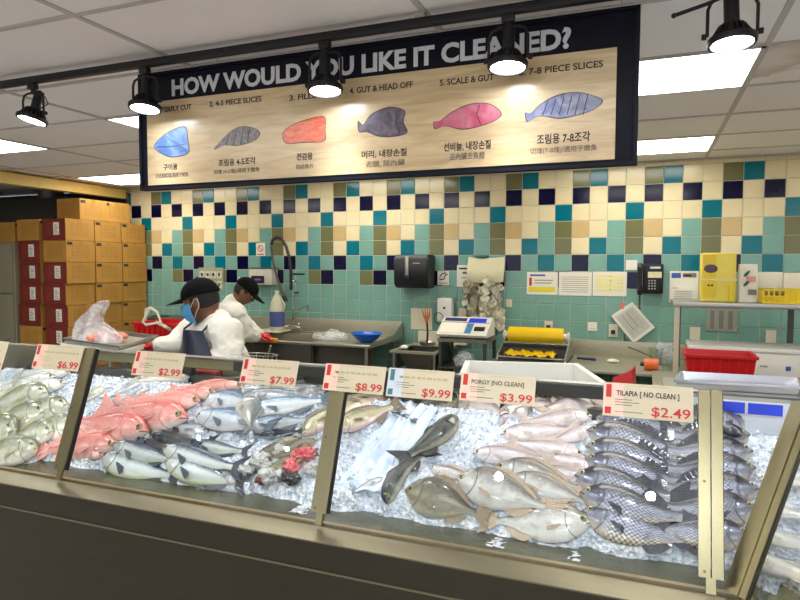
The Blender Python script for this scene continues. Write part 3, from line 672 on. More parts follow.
b.tube([(a.x+.034*math.cos(k*PI/8), WY-.006, a.z+.034*math.sin(k*PI/8)) for k in range(17)], .004, 5).tube([(a.x-.024, WY-.006, a.z+.024), (a.x+.024, WY-.006, a.z-.024)], .004, 5)
ob('prohibition_ring', b, redprint, t)
t = wsign('instruction_poster', (198.5, 267.5), (223.5, 291), 'grey laminated poster with rows of small pictures behind the masked worker', 'poster', m=mat('poster_grey', (150, 152, 124), .5),
      lines=[(.05+.23*i, .12+.42*j, .24+.23*i, .42+.42*j, mat('poster_pale', (196, 196, 176), .5)) for i in range(4) for j in range(2)]+[(.1+.23*i, .2+.42*j, .18+.23*i, .34+.42*j, greyink) for i in range(4) for j in range(2)])
wsign('wall_notice', (457, 265), (471, 287), 'handwritten paper note half hidden behind the receipts', 'notice', lines=[(.15, .8, .8, .88, inkm), (.4, .6, .75, .68, inkm), (.3, .4, .75, .44, greyink)])
a = wsign('wall_panel', (411, 308), (432, 330), 'white square panel on the mint tiles behind the dish brushes', 'panel', m=cream)
# outlets
def outlet(p0, p1, label, plug=True):
    t = wsign('wall_outlet', p0, p1, label, 'outlet', m=cream, th=.006, group='electrical outlets on the tiled wall')
    a, c = aY(*p0, WY-.006), aY(*p1, WY-.006); x = (a.x+c.x)/2; z = (a.z+c.z)/2
    if plug: ob('plug', B().bx(x-.018, x+.018, WY-.03, WY-.0065, z-.03, z+.005, bev=.004), black, t)
    else:
        for dz in (-.02, .02): ob('socket', B().bx(x-.012, x+.012, WY-.0075, WY-.0062, z+dz-.012, z+dz+.012), cream, t)
outlet((544.5, 321), (552.5, 330), 'small outlet with black plug above the yellow film roll')
outlet((609, 324), (617.5, 337), 'outlet with black plug under the tilted panel')
outlet((690, 327), (700, 340), 'left pale outlet plate on the wall under the steel shelf', False)
outlet((766, 330), (776, 343), 'right pale outlet plate on the wall under the steel shelf', False)
# towel dispenser
a, c = aY(393.5, 254.5, 5.66), aY(427.5, 288.5, 5.66)
t = thing('paper_towel_dispenser', ((a.x+c.x)/2, WY, c.z), 'black paper towel dispenser on the tiled wall', 'dispenser')
b = B()
def dpro(x):
    k = (x-a.x)/(c.x-a.x)
    return [(x, WY-.001, c.z), (x, 5.70, c.z), (x, 5.665, c.z+.05), (x, 5.655, a.z-.06), (x, 5.68, a.z-.012), (x, 5.72, a.z), (x, WY-.001, a.z)]
b.poly(dpro(a.x), (c.x-a.x, 0, 0))
bmesh.ops.bevel(b.bm, geom=list(b.bm.edges), offset=.012, segments=2, affect='EDGES')
ob('cover', b, black, t)
xm = lerp(a.x, c.x, .40); ob('silver_strip', B().bx(xm-.018, xm+.018, 5.648, 5.664, c.z+.12, a.z-.02, bev=.003), steel, t)
ob('logo', B().bx(lerp(a.x, c.x, .58), lerp(a.x, c.x, .78), 5.6505, 5.654, a.z-.09, a.z-.08), steel, t); ob('lever', B().bx(xm-.03, xm+.03, 5.645, 5.663, c.z+.08, c.z+.125, bev=.004), blackmat, t)
# glove dispenser left of the faucet
a, c = aY(248.5, 268.5, 5.76), aY(271.5, 285, 5.76)
t = thing('glove_dispenser', ((a.x+c.x)/2, WY, c.z), 'white glove box holder with purple gloves on the wall left of the faucet', 'dispenser')
ob('holder', B().bx(a.x, c.x, 5.765, WY-.001, c.z, a.z, bev=.008), mat('glove_box_white', (196, 192, 176), .5), t)
ob('glove_opening', B().bx(lerp(a.x, c.x, .12), lerp(a.x, c.x, .68), 5.757, 5.764, lerp(c.z, a.z, .1), lerp(c.z, a.z, .55)), black, t)
ob('purple_glove', B().sph((lerp(a.x, c.x, .4), 5.757, lerp(c.z, a.z, .3)), .04, (1.2, .3, .4)), mat('purple_glove', (92, 70, 150), .5), t)
ob('top_tray', B().bx(a.x-.01, c.x+.01, 5.76, WY-.001, a.z, a.z+.01), steel_dark, t)
# soap dispenser
a, c = aY(437, 298, 5.79), aY(451.5, 322, 5.79)
t = thing('soap_dispenser', ((a.x+c.x)/2, WY, c.z), 'white wall soap dispenser above the digital scale', 'dispenser')
ob('body', B().bx(a.x, c.x, 5.79, WY-.001, c.z, a.z, bev=.014), white, t)
ob('window', B().cyl(((a.x+c.x)/2, 5.792, (a.z+c.z)/2+.02), ((a.x+c.x)/2, 5.787, (a.z+c.z)/2+.02), .012), black, t)
# phone
a, c = aY(643, 264, 5.80), aY(663, 294, 5.80)
t = thing('wall_phone', ((a.x+c.x)/2, WY, c.z), 'black wall telephone with push buttons right of the paper notices', 'telephone')
ob('base', B().bx(a.x, c.x, 5.82, WY-.001, c.z, a.z, bev=.01), black, t)
ob('face', B().bx(a.x+.012, c.x-.008, 5.805, 5.819, c.z+.02, a.z-.012, bev=.004), blackmat, t)
hx = aY(640, 280, 5.80).x
ob('handset', B().tube([(hx, 5.78, a.z-.005), (hx, 5.76, a.z-.03), (hx, 5.765, lerp(a.z, c.z, .5)), (hx, 5.76, c.z+.03), (hx, 5.78, c.z+.0)], .02, 10, rs=[.022, .024, .014, .024, .022]), black, t)
dp = ob('display', B().bx(lerp(a.x, c.x, .35), lerp(a.x, c.x, .85), 5.801, 5.8045, a.z-.04, a.z-.022), mat('lcd_grey', (190, 196, 190), .3), t)
ob('label_strip', B().bx(lerp(a.x, c.x, .25), lerp(a.x, c.x, .92), 5.8015, 5.8045, lerp(a.z, c.z, .26), lerp(a.z, c.z, .46)), mat('phone_label', (210, 202, 160), .5), t)
for i in range(4):
    for j in range(3):
        x = lerp(a.x, c.x, .32+.14*j); z = lerp(a.z, c.z, .56+.09*i)
        ob('button', B().bx(x-.007, x+.007, 5.799, 5.8045, z-.006, z+.006), mat('button_grey', (150, 150, 150), .5), t)
ob('coiled_cord', B().tube([(hx, 5.78, c.z)]+[(hx+.008*math.cos(k*1.6), 5.80+.008*math.sin(k*1.6), c.z-.004*k) for k in range(34)], .0035, 5), black, t)
# tilted white-framed panel
Q = [(610.8, 315.8), (632.2, 302), (654.8, 327.6), (633.6, 343.3)]; Qw = [aY(x, y, WY-.035) for x, y in Q]
t = thing('tilted_notice', (Qw[3].x, WY, Qw[3].z), 'white framed plate tilted against the wall printed with heavy black lines', 'notice')
ob('frame', B().poly(Qw, (0, .03, 0)), white, t, sm=0)
cq = sum(Qw, Vector())/4; ux = (Qw[1]-Qw[0]); uz = (Qw[3]-Qw[0])
ob('face', B().poly([cq+(q-cq)*.82+Vector((0, -.002, 0)) for q in Qw], (0, .0018, 0)), mat('plate_face', (196, 196, 184), .5), t, sm=0)
b = B()
for k in range(9):
    u0 = .18+.075*k; hw = .02 if k in (2, 5) else .008
    p = [Qw[0]+ux*u0+uz*.15, Qw[0]+ux*(u0+hw)+uz*.15, Qw[0]+ux*(u0+hw)+uz*(.8-.05*(k % 3)), Qw[0]+ux*u0+uz*(.8-.05*(k % 3))]
    b.poly([q+Vector((0, -.0032, 0)) for q in p], (0, .001, 0))
ob('heavy_print', b, inkm, t, sm=0)
cp = aY(624, 335, WY-.03); ce = aY(652, 357, 5.6)
ob('power_cord', B().tube([(cp.x, WY-.01, cp.z), (cp.x+.02, WY-.03, cp.z-.10), (lerp(cp.x, ce.x, .5), 5.75, ce.z+.03), (ce.x, 5.6, ce.z+.0)], .004, 6), rubber, t)
ob('pink_sticker', wrect(B(), (620.5, 303), (624, 309), WY-.036, WY-.034), mat('pink_sticker', (220, 110, 90), .6), t, sm=0)
# cover sheet and hanging receipts on a spike
a, c = aY(468, 257, WY-.03), aY(504, 282, WY-.03)
t = thing('receipt_bundle', ((a.x+c.x)/2, WY, aY(480, 328, WY).z), 'curled sheet with a shaggy cluster of white receipts hanging from the wall', 'receipts')
def cs_(u, v): return (lerp(a.x, c.x, u)+.01*math.sin(v*3), WY-.012-.07*math.sin(v*PI*.8)*(1-.3*u)-.03*v, lerp(a.z, c.z, v)-.01*math.sin(u*PI))
ob('cover_sheet', B().grid(cs_, 10, 10).solid(.002), mat('cover_sheet', (206, 200, 166), .6), t)
rp = random.Random(2)
rec = [mat('receipt_paper', (208, 204, 182), .7, 0, .1), mat('receipt_grey', (160, 152, 128), .7, 0, .15)]
for k in range(98):
    u = rp.random(); v = rp.random()**.8
    px = 464+36*u+ (4 if v > .5 else 0)*(u-.5); py = 277+50*v
    if v > .75 and (u < .3): px += 14
    p = aY(px, py, WY-.03-.07*rp.random()*(1-.4*v)); w, h = rp.uniform(.034, .055), rp.uniform(.06, .12)
    R3 = Euler((rp.uniform(-.5, .5), rp.uniform(-1.1, 1.1), rp.uniform(-.9, .9))).to_matrix(); cv = rp.uniform(-.02, .02)
    ob('receipt', B().grid(lambda uu, vv: p+R3 @ Vector((w*(uu-.5)*1.6, cv*math.cos((vv-.5)*4)-.006*math.cos(uu*5), h*(.5-vv))), 4, 5).solid(.0006), rec[k % 3 == 0], t)
ob('clip', B().bx(lerp(a.x, c.x, .2), lerp(a.x, c.x, .5), WY-.035, WY-.005, a.z-.005, a.z+.012, bev=.003), mat('green_clip', (20, 110, 90), .4), t)
# ------------------------------------------------------------------ wash-up sink, faucet
def legs(t, xs, ys, z, r=.018, m=steel):
    for x in xs:
        for y in ys: ob('leg', B().cyl((x, y, 0), (x, y, z), r, n=10), m, t)
SR = aY(402, 322, 5.85).x; zst = aY(345, 319.5, 5.85).z; SF = 5.07; SL = -4.35
t = thing('wash_sink', ((SL+SR)/2, 5.45, 0), 'long stainless wash-up sink with drainboard and back splash under the tiled wall', 'sink')
bx0, bx1 = -3.75, -2.92
b = B().bx(SL, bx0, SF, 5.84, .882, .90).bx(bx1, SR, SF, 5.84, .882, .90).bx(bx0, bx1, SF, SF+.07, .882, .90).bx(bx0, bx1, 5.72, 5.84, .882, .90)
ob('drainboard', b, steel_h, t)
ob('back_splash', B().bx(SL, SR, 5.84, 5.88, .88, zst, bev=.006).bx(SL, SR, 5.80, 5.85, .90, .92), steel_h, t)
ob('side_splash', B().poly([(SR, SF, .90), (SR, SF, .925), (SR, 5.6, .95), (SR, 5.84, zst), (SR, 5.84, .90)], (.012, 0, 0)), steel, t)
ob('front_rim', B().cyl((SL, SF, .899), (SR, SF, .899), .012, n=10), steel, t)
ob('basin', B().bx(bx0, bx0+.01, SF+.07, 5.72, .62, .89).bx(bx1-.01, bx1, SF+.07, 5.72, .62, .89).bx(bx0, bx1, SF+.07, SF+.08, .62, .89).bx(bx0, bx1, 5.71, 5.72, .62, .89).bx(bx0, bx1, SF+.07, 5.72, .61, .62), steel_h, t)
ob('front_apron', B().bx(bx0-.02, bx1+.02, SF+.03, SF+.045, .58, .88), steel_dark, t)
ob('lower_cabinet', B().bx(-3.02, SR-.03, SF+.10, SF+.12, .2, .86), steel_dark, t)
legs(t, (SL+.05, -3.3, SR-.06), (SF+.05, 5.78), .885)
ob('cutting_board', B().bx(aY(262, 322, 5.7).x, aY(286, 322, 5.7).x, 5.55, 5.8, .9205, .935), cream, None, 'pale cutting board lying behind the sink basin beside the jug', 'cutting board')
# pre-rinse faucet
fx = aY(291, 328, 5.74).x
t = thing('spray_faucet', (fx, 5.78, .92), 'tall chrome pre-rinse spray faucet with a black arched hose', 'faucet')
z0 = .921
ztop = aY(291, 237, 5.74).z
ob('base', B().cyl((fx-.10, 5.785, z0+.04), (fx+.10, 5.785, z0+.04), .018).cyl((fx-.09, 5.785, z0), (fx-.09, 5.785, z0+.04), .016).cyl((fx+.09, 5.785, z0), (fx+.09, 5.785, z0+.04), .016).cyl((fx, 5.785, z0+.03), (fx, 5.785, z0+.10), .022), chrome, t)
for s in (-1, 1): ob('handle', B().cyl((fx+s*.10, 5.785, z0+.04), (fx+s*.10, 5.74, z0+.075), .012).sph((fx+s*.10, 5.73, z0+.08), .02), chrome, t)
sp_ = [aY(*p, 5.74) for p in ((291, 320), (298, 312), (306, 307), (309, 305), (309.5, 311))]
ob('spout', B().tube([(fx, 5.78, z0+.09)]+[Vector((q.x, 5.72, q.z)) for q in sp_[1:]], .011), chrome, t)
ob('riser', B().cyl((fx, 5.785, z0+.1), (fx, 5.785, aY(291, 275, 5.78).z), .009), chrome, t)
ob('wall_bracket', B().cyl((fx, 5.785, 1.33), (fx, D-.006, 1.33), .008).cyl((fx-.02, 5.78, aY(291, 274, 5.78).z), (fx+.14, 5.78, aY(291, 274, 5.78).z), .010), blackmat, t)
hp = [aY(*p, 5.74) for p in ((291, 290), (291, 272), (289.5, 258), (286, 246), (281, 238.5), (276, 237), (272.5, 240), (271, 246))]
b = B(); pts = []
for k in range(len(hp)-1):
    for u in range(6): pts.append(hp[k].lerp(hp[k+1], u/6))
b.tube(pts, .016, 10, rs=[.016+.0025*(k % 2) for k in range(len(pts))])
ob('spring_hose', b, black, t)
hq = [aY(*p, 5.72) for p in ((271, 246), (273, 262), (278, 281), (284, 296))]
ob('spray_wand', B().tube(hq, .011, 8, rs=[.012, .012, .014, .02]), steel_dark, t)
ob('spray_head', B().cyl(hq[-1], hq[-1]+Vector((.02, 0, -.06)), .02, .028), blackmat, t)
ob('hook', B().tube([(fx, 5.78, aY(291, 281, 5.78).z), (fx+.06, 5.77, aY(291, 281, 5.78).z), (fx+.07, 5.76, aY(291, 284, 5.78).z)], .005), chrome, t)
# plastic jug
a = aY(275, 319, 5.62); w = .075; h = aY(275, 291, 5.62).z-.935
t = thing('plastic_jug', (a.x, 5.66, .935), 'translucent plastic jug with a blue label standing by the faucet', 'jug')
jm = mat('jug_plastic', (206, 204, 180), .35, 0, .05, trans=.2)
ob('body', B().lathe((a.x, 5.66, .936), [(w, 0), (w+.004, .02), (w, h*.55), (w*.85, h*.7), (w*.45, h*.86), (.02, h*.92), (.02, h*.97)], 20), jm, t)
ob('cap', B().lathe((a.x, 5.66, .936), [(.024, h*.965), (.024, h)], 16), white, t)
ob('handle', B().tube([(a.x+w*.9, 5.66, .936+h*.45), (a.x+w+.02, 5.66, .936+h*.65), (a.x+.03, 5.66, .936+h*.88)], .011), jm, t)
ob('label', B().lathe((a.x, 5.66, .936), [(w+.0045, h*.1), (w+.0045, h*.48)], 20, cap=False).solid(.001), mat('jug_label', (70, 84, 140), .5, 0, .4, 30), t)
# blue bowl, plastic bag on the drainboard
a = aY(365.5, 343, 5.30)
t = ob('mixing_bowl', B().lathe((a.x, 5.33, .902), [(.055, 0), (.06, .002), (.11, .04), (.145, .085), (.155, .088), (.155, .082), (.142, .078), (.10, .035), (.05, .008), (.001, .007)], 36, cap=False), mat('blue_bowl', (20, 92, 196), .25, 0, .06), label='bright blue plastic bowl on the sink drainboard', cat='bowl')
def crumple(name, c, d, seed, m, label, cat, parent=None, hollow=None):
    b = B(); b.sph(c, 1, d, 28)
    for v in b.bm.verts:
        q = (v.co-Vector(c)); n = noise.noise(q*9+Vector((seed, 0, 0)))*.5+noise.noise(q*24+Vector((seed, 3, 0)))*.3
        v.co = Vector(c)+q*(1+n*.7); v.co.z = max(v.co.z, c[2]-d[2]*.5)
    return ob(name, b, m, parent, label, cat, sm=60)
a = aY(330, 338, 5.35); crumple('plastic_bag', (a.x, 5.36, .935), (.17, .12, .06), 2, film_m, 'crumpled clear plastic bag lying on the drainboard left of the blue bowl', 'bag')
# hand sink
hx0, hx1 = aY(390, 353, 5.22).x, aY(437, 355, 5.22).x
t = thing('hand_sink', ((hx0+hx1)/2, 5.5, .6), 'small stainless hand sink table between the drainboard and the scale stand', 'sink')
hz = .855
ob('rim', B().bx(hx0, hx1, 5.20, 5.26, hz-.02, hz).bx(hx0, hx0+.05, 5.26, 5.84, hz-.02, hz).bx(hx1-.05, hx1, 5.26, 5.84, hz-.02, hz).bx(hx0+.05, hx1-.05, 5.66, 5.84, hz-.02, hz), steel_h, t)
ob('bowl', B().poly([(hx0+.05, 5.26, hz-.02), (hx1-.05, 5.26, hz-.02), (hx1-.12, 5.34, hz-.17), (hx0+.12, 5.34, hz-.17)], (0, .002, 0)).bx(hx0+.1, hx1-.1, 5.33, 5.62, hz-.18, hz-.17).bx(hx0+.05, hx0+.052, 5.26, 5.66, hz-.17, hz-.01).bx(hx1-.052, hx1-.05, 5.26, 5.66, hz-.17, hz-.01).bx(hx0+.05, hx1-.05, 5.66, 5.662, hz-.17, hz-.01), steel_dark, t)
ob('back_ledge', B().bx(hx0+.05, hx1+.1, 5.83, 5.89, hz, aY(420, 331, 5.83).z), cream, t)
legs(t, (hx0+.03, hx1-.03), (5.24, 5.8), hz-.02, .014)
crumple('paper_wad', (aY(403, 350, 5.3).x, 5.32, hz+.018), (.04, .03, .022), 5, paper, 'small crumpled white paper wad on the hand sink rim', 'paper')
# brushes in a steel holder
a = aY(423, 343, 5.60)
t = thing('brush_holder', (a.x, 5.70, hz), 'steel holder with orange scrubbing brushes beside the hand sink', 'brush holder')
ob('tray', B().lathe((a.x, 5.72, hz+.001), [(.07, 0), (.085, .03), (.08, .03), (.06, .006), (.001, .006)], 24, cap=False), steel, t)
ob('stem', B().tube([(a.x, 5.72, hz+.005), (a.x+.005, 5.72, hz+.12), (a.x-.005, 5.72, hz+.26)], .010), black, t)
for k, dx in enumerate((-.05, -.02, .01, .04)):
    ob('brush', B().tube([(a.x-.003, 5.72, hz+.20), (a.x+dx*.6, 5.71, hz+.28), (a.x+dx, 5.70, hz+.36+.02*(k % 2))], .008, 6, rs=[.006, .009, .003]), mat('brush_orange', (196, 120, 60), .7), t)
ob('wire_loop', B().tube([(a.x+.11+.045*math.cos(k*PI/8), 5.74, hz+.26+.055*math.sin(k*PI/8)) for k in range(17)]+[(a.x+.19, 5.74, hz+.17)], .004, 6), blackmat, t)
# scale on its stand
sx0, sx1 = aY(438, 340, 5.22).x, aY(487, 343, 5.22).x; zs = aY(460, 339, 5.22).z
t = thing('scale_stand', ((sx0+sx1)/2, 5.4, 0), 'narrow steel stand carrying the digital scale', 'stand')
ob('top', B().bx(sx0, sx1, 5.20, 5.62, zs-.03, zs), mat('wet_steel', (150, 146, 130), .3, .7, .5, 40), t)
legs(t, (sx0+.02, sx1-.02), (5.22, 5.58), zs-.03, .016, steel_dark)
ob('side_panel', B().bx(sx0, sx0+.008, 5.24, 5.56, .3, zs-.03), steel_dark, t)
t = thing('digital_scale', ((sx0+sx1)/2, 5.4, zs), 'white digital price scale with blue display on the steel stand', 'scale')
z1 = aY(460, 318, 5.40).z
x0, x1 = sx0-.02, sx1-.01
ob('body', B().poly([(x0, 5.24, zs+.012), (x0, 5.22, zs+.035), (x0, 5.46, z1), (x0, 5.54, z1), (x0, 5.56, zs+.012)], (x1-x0, 0, 0)), mat('scale_white', (214, 212, 200), .4), t)
sd = Vector((0, 5.46-5.22, z1-zs-.035)); sn = Vector((0, -sd.z, sd.y)).normalized()
def spn(u0, u1, v0, v1, m, nm, o=.001, th_=.002):
    P = [Vector((lerp(x0, x1, u), 5.22, zs+.035))+sd*v+sn*o for u, v in ((u0, v0), (u1, v0), (u1, v1), (u0, v1))]
    ob(nm, B().poly(P, sn*th_), m, t, sm=0)
spn(.06, .52, .12, .68, paper, 'key_sheet'); spn(.55, .68, .10, .66, mat('keypad_blue', (60, 120, 170), .4, 0, .3, 60), 'keypad')
spn(.05, .5, .78, .96, mat('lcd_dark', (44, 52, 110), .25), 'display'); spn(.55, .9, .74, .96, emit('lcd_blue', (40, 60, 235), .55, (10, 20, 120)), 'display')
spn(.72, .93, .25, .48, black, 'printer_slot'); spn(.02, .98, .70, .72, greyink, 'print')
for x in (x0+.03, x1-.03): ob('foot', B().cyl((x, 5.28, zs), (x, 5.28, zs+.013), .012), rubber, t); ob('foot', B().cyl((x, 5.5, zs), (x, 5.5, zs+.013), .012), rubber, t)
ob('lower_shelf', B().bx(sx0, sx1, 5.2, 5.6, .725, .74), steel_dark, bpy.data.objects['scale_stand'])
crumple('plastic_bag', (aY(457, 362, 5.1).x, 5.32, .786), (.09, .07, .09), 9, film_m, 'wrinkled clear plastic bag lying on the lower shelf of the scale stand', 'bag')
# ------------------------------------------------------------------ right hand worktop
CZ = .82; cx0 = sx1+.03; CFY = aZ(640, 373, CZ).y
t = thing('steel_worktop', (.4, 5.4, 0), 'stainless steel worktop along the tiled wall on the right', 'worktop')
ob('top', B().bx(cx0, XR-.1, CFY, 5.84, CZ-.025, CZ, bev=.004), steel_h, t)
ob('back_splash', B().bx(cx0, XR-.1, 5.84, 5.885, CZ-.02, aY(600, 340.5, 5.84).z, bev=.004), steel_h, t)
ob('lower_shelf', B().bx(cx0+.05, XR-.15, CFY+.05, 5.8, .25, .27), steel_dark, t)
legs(t, (cx0+.05, .6, XR-.2), (CFY+.04, 5.8), CZ-.025)
# film wrapping machine
mx0, mx1 = aY(497, 360, 5.15).x, aY(566, 362, 5.15).x
t = thing('film_wrapper', ((mx0+mx1)/2, 5.3, CZ), 'steel tray wrapping machine holding a fat roll of yellow film', 'wrapping machine')
ob('base', B().bx(mx0, mx1, 5.12, 5.7, CZ+.001, CZ+.025).bx(mx0+.02, mx1-.02, 5.36, 5.38, CZ+.02, CZ+.11), steel_dark, t)
for x in (mx0, mx1-.012):
    ob('side_frame', B().poly([(x, 5.12, CZ+.02), (x, 5.14, CZ+.06), (x, 5.42, CZ+.17), (x, 5.62, CZ+.17), (x, 5.66, CZ+.02)], (.012, 0, 0)), steel, t)
ob('front_bar', B().cyl((mx0, 5.13, CZ+.05), (mx1, 5.13, CZ+.05), .008).cyl((mx0, 5.36, CZ+.14), (mx1, 5.36, CZ+.14), .012), chrome, t)
ob('black_bar', B().bx(mx0+.015, mx1-.015, 5.33, 5.35, CZ+.105, CZ+.13), black, t)
rc = aY(537, 336, 5.52); rx0, rx1 = aY(509, 336, 5.52).x, aY(564, 336, 5.52).x
ob('film_roll', B().lathe((rx0, 5.52, rc.z), [(.072, 0), (.075, .004), (.075, rx1-rx0-.004), (.072, rx1-rx0)], 36, (1, 0, 0)), mat('yellow_film', (226, 186, 10), .3, 0, .08), t)
ob('roll_core', B().cyl((rx0-.05, 5.52, rc.z), (rx1+.05, 5.52, rc.z), .03), white, t)
for x in (rx0-.045, rx1+.03): ob('roll_holder', B().bx(x, x+.014, 5.49, 5.55, CZ+.16, rc.z+.04, bev=.003), white, t)
ob('loose_film', B().grid(lambda u, v: (lerp(mx0+.05, mx1-.10, u), 5.17+.20*v, CZ+.06+.008*math.sin(u*23)+.006*math.sin(u*51+v*5)+.02*v), 40, 6).solid(.001), MAT['yellow_film'], t)
# small things on the worktop
a = aY(613, 354, 5.5); crumple('paper_wad', (a.x, 5.45, CZ+.016), (.05, .03, .018), 7, paper, 'crumpled white tissue lying on the right worktop', 'paper')
a = aY(585, 353, 5.5); ob('marker_pen', B().cyl((a.x-.07, 5.55, CZ+.011), (a.x+.05, 5.53, CZ+.011), .009).cyl((a.x+.05, 5.53, CZ+.011), (a.x+.085, 5.524, CZ+.011), .010), [mat('dark_blue_pen', (30, 40, 90), .4)], label='dark blue marker lying on the right worktop', cat='pen')
a = aY(652, 364, 5.15)
t = thing('tape_dispenser', (a.x, 5.18, CZ), 'orange tape roll on its side with a black core by the shelf leg', 'tape')
ob('roll', B().cyl((a.x-.055, 5.18, CZ+.046), (a.x+.045, 5.18, CZ+.046), .045, n=28), mat('orange_tape', (222, 104, 36), .35), t)
ob('core', B().cyl((a.x-.085, 5.18, CZ+.046), (a.x-.056, 5.18, CZ+.046), .018), black, t)
def cup(x, y, z, r, h, label, m=clearm):
    t = ob('plastic_cup', B().lathe((x, y, z+.001), [(r*.75, 0), (r, h), (r+.004, h), (r+.004, h-.003), (r-.002, h-.004), (r*.74, .003), (.001, .003)], 24, cap=False), m, label=label, cat='container', group='clear plastic containers by the shelf leg'); return t
p = aY(656, 352, 5.45); cup(p.x, 5.45, CZ, .055, .14, 'clear plastic container with black scribble behind the orange tape')
p = aY(665, 356, 5.2); cup(p.x+.02, 5.2, CZ, .05, .11, 'clear plastic container right of the orange tape')
p = aY(664, 345, 5.6)
ob('takeout_container', B().bx(p.x-.06, p.x+.07, 5.5, 5.66, CZ+.001, CZ+.17, bev=.012), film_m, label='tall translucent food container beside the shelf leg', cat='container')
# over-shelf
zsh = aY(720, 303, 5.0).z; shx = aY(673, 302, 5.0).x
t = thing('steel_shelf', (.9, 5.3, CZ), 'stainless over-shelf standing on the right worktop', 'shelf')
ob('shelf_board', B().bx(shx, XR-.3, 5.0, 5.5, zsh-.035, zsh, bev=.003), steel, t)
for x, y in ((shx+.03, 5.03), (shx+.06, 5.46), (1.02, 5.46), (2.2, 5.03), (2.2, 5.46)):
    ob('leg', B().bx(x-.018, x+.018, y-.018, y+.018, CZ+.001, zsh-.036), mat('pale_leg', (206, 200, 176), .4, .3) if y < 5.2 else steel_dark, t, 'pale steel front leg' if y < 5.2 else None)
# things on the shelf
a, c = aY(701.5, 253, 5.15), aY(735, 301, 5.15)
t = thing('yellow_dispenser_case', ((a.x+c.x)/2, 5.22, zsh), 'tall yellow plastic case with a round dial and strap on the steel shelf', 'case')
ob('body', B().bx(a.x, c.x, 5.13, 5.30, zsh+.001, a.z, bev=.012), mat('case_yellow', (232, 214, 92), .4), t)
ob('front_panel', B().bx(a.x+.012, lerp(a.x, c.x, .42), 5.122, 5.131, zsh+.03, a.z-.012), yellow, t)
ob('strap', B().bx(a.x-.004, c.x+.004, 5.121, 5.128, lerp(zsh, a.z, .44), lerp(zsh, a.z, .47)), cream, t)
zc = lerp(zsh, a.z, .33); xc = lerp(a.x, c.x, .27)
d = ob('round_dial', B().cyl((xc, 5.121, zc), (xc, 5.105, zc), .045, n=28), yellow, t)
ob('dial_hole', B().cyl((xc-.012, 5.1045, zc+.004), (xc-.012, 5.102, zc+.004), .008).cyl((xc+.010, 5.1045, zc+.004), (xc+.010, 5.102, zc+.004), .008), black, d)
ob('purple_emblem', B().sph((lerp(a.x, c.x, .27), 5.121, lerp(zsh, a.z, .68)), .045, (1, .06, .7)), mat('emblem_purple', (92, 70, 90), .5, 0, .4, 40), t)
ob('side_clip', B().bx(c.x-.045, c.x-.01, 5.10, 5.129, zsh+.005, lerp(zsh, a.z, .42), bev=.008), yellow, t)
a, c = aY(737, 264, 5.15), aY(760, 301, 5.15)
t = thing('food_packet', ((a.x+c.x)/2, 5.2, zsh), 'white food packet with green and pink print next to the yellow case', 'packet')
def pk(u, v):
    th = u*2*PI; r = 1-.12*abs(math.cos(th*2)); zz = lerp(zsh+.001, a.z, v)
    return ((a.x+c.x)/2+(c.x-a.x)/2*math.cos(th)*r*(1-.1*v*v), 5.2+.045*math.sin(th)*r*(1-.7*v**3), zz)
b = B().grid(pk, 24, 10, closed=True); bmesh.ops.holes_fill(b.bm, edges=[e for e in b.bm.edges if e.is_boundary])
ob('bag', b, white, t)
gpr = mat('green_print', (40, 90, 60), .5)
for k in range(2): ob('leaf_print', B().sph((lerp(a.x, c.x, .42), 5.152, lerp(zsh, a.z, .5+.25*k)), .022, (.45, .15, 1.3), rot=Euler((0, .7, 0))), gpr, t)
ob('pink_print', B().bx(lerp(a.x, c.x, .4), lerp(a.x, c.x, .8), 5.150, 5.154, lerp(zsh, a.z, .55), lerp(zsh, a.z, .68)), mat('pink_print', (220, 150, 140), .5), t)
ob('barcode', B().bx(lerp(a.x, c.x, .5), lerp(a.x, c.x, .85), 5.150, 5.154, lerp(zsh, a.z, .2), lerp(zsh, a.z, .34)), greyink, t)
a, c = aY(763.5, 289, 5.08), aY(830, 303, 5.08)
t = thing('yellow_basket', ((a.x+c.x)/2, 5.2, zsh), 'yellow perforated plastic basket at the right end of the shelf', 'basket')
b = B(); n = 12; zt_ = a.z
for k in range(n+1):
    x = lerp(a.x, c.x, k/n); b.bx(x-.005, x+.005, 5.07, 5.076, zsh+.002, zt_)
for z in (zsh+.006, lerp(zsh, zt_, .5), zt_-.006): b.bx(a.x, c.x, 5.069, 5.077, z-.006, z+.006)
for y in range(5):
    for x in (a.x, c.x): b.bx(x-.003, x+.003, 5.07+.05*y, 5.08+.05*y, zsh+.002, zt_)
b.bx(a.x, c.x, 5.07, 5.29, zsh+.001, zsh+.006).bx(a.x, c.x, 5.285, 5.29, zsh, zt_).bx(a.x-.003, a.x+.003, 5.07, 5.29, zt_-.01, zt_).bx(c.x-.003, c.x+.003, 5.07, 5.29, zt_-.01, zt_)
ob('basket_body', b, yellow, t)
ob('price_roll', B().lathe((aY(766, 284, 5.15).x, 5.16, zt_-.028), [(.028, 0), (.03, .003), (.03, .05), (.02, .053)], 20, (1, 0, 0)), [mat('roll_gold', (140, 122, 80), .4, .4)], label='small gold label roll lying in the yellow basket, left one', cat='label roll', group='label rolls in the yellow basket')
ob('price_roll', B().lathe((aY(776, 284, 5.15).x, 5.16, zt_-.028), [(.028, 0), (.03, .003), (.03, .05), (.02, .053)], 20, (1, 0, 0)), MAT['roll_gold'], label='small gold label roll lying in the yellow basket, right one', cat='label roll', group='label rolls in the yellow basket')
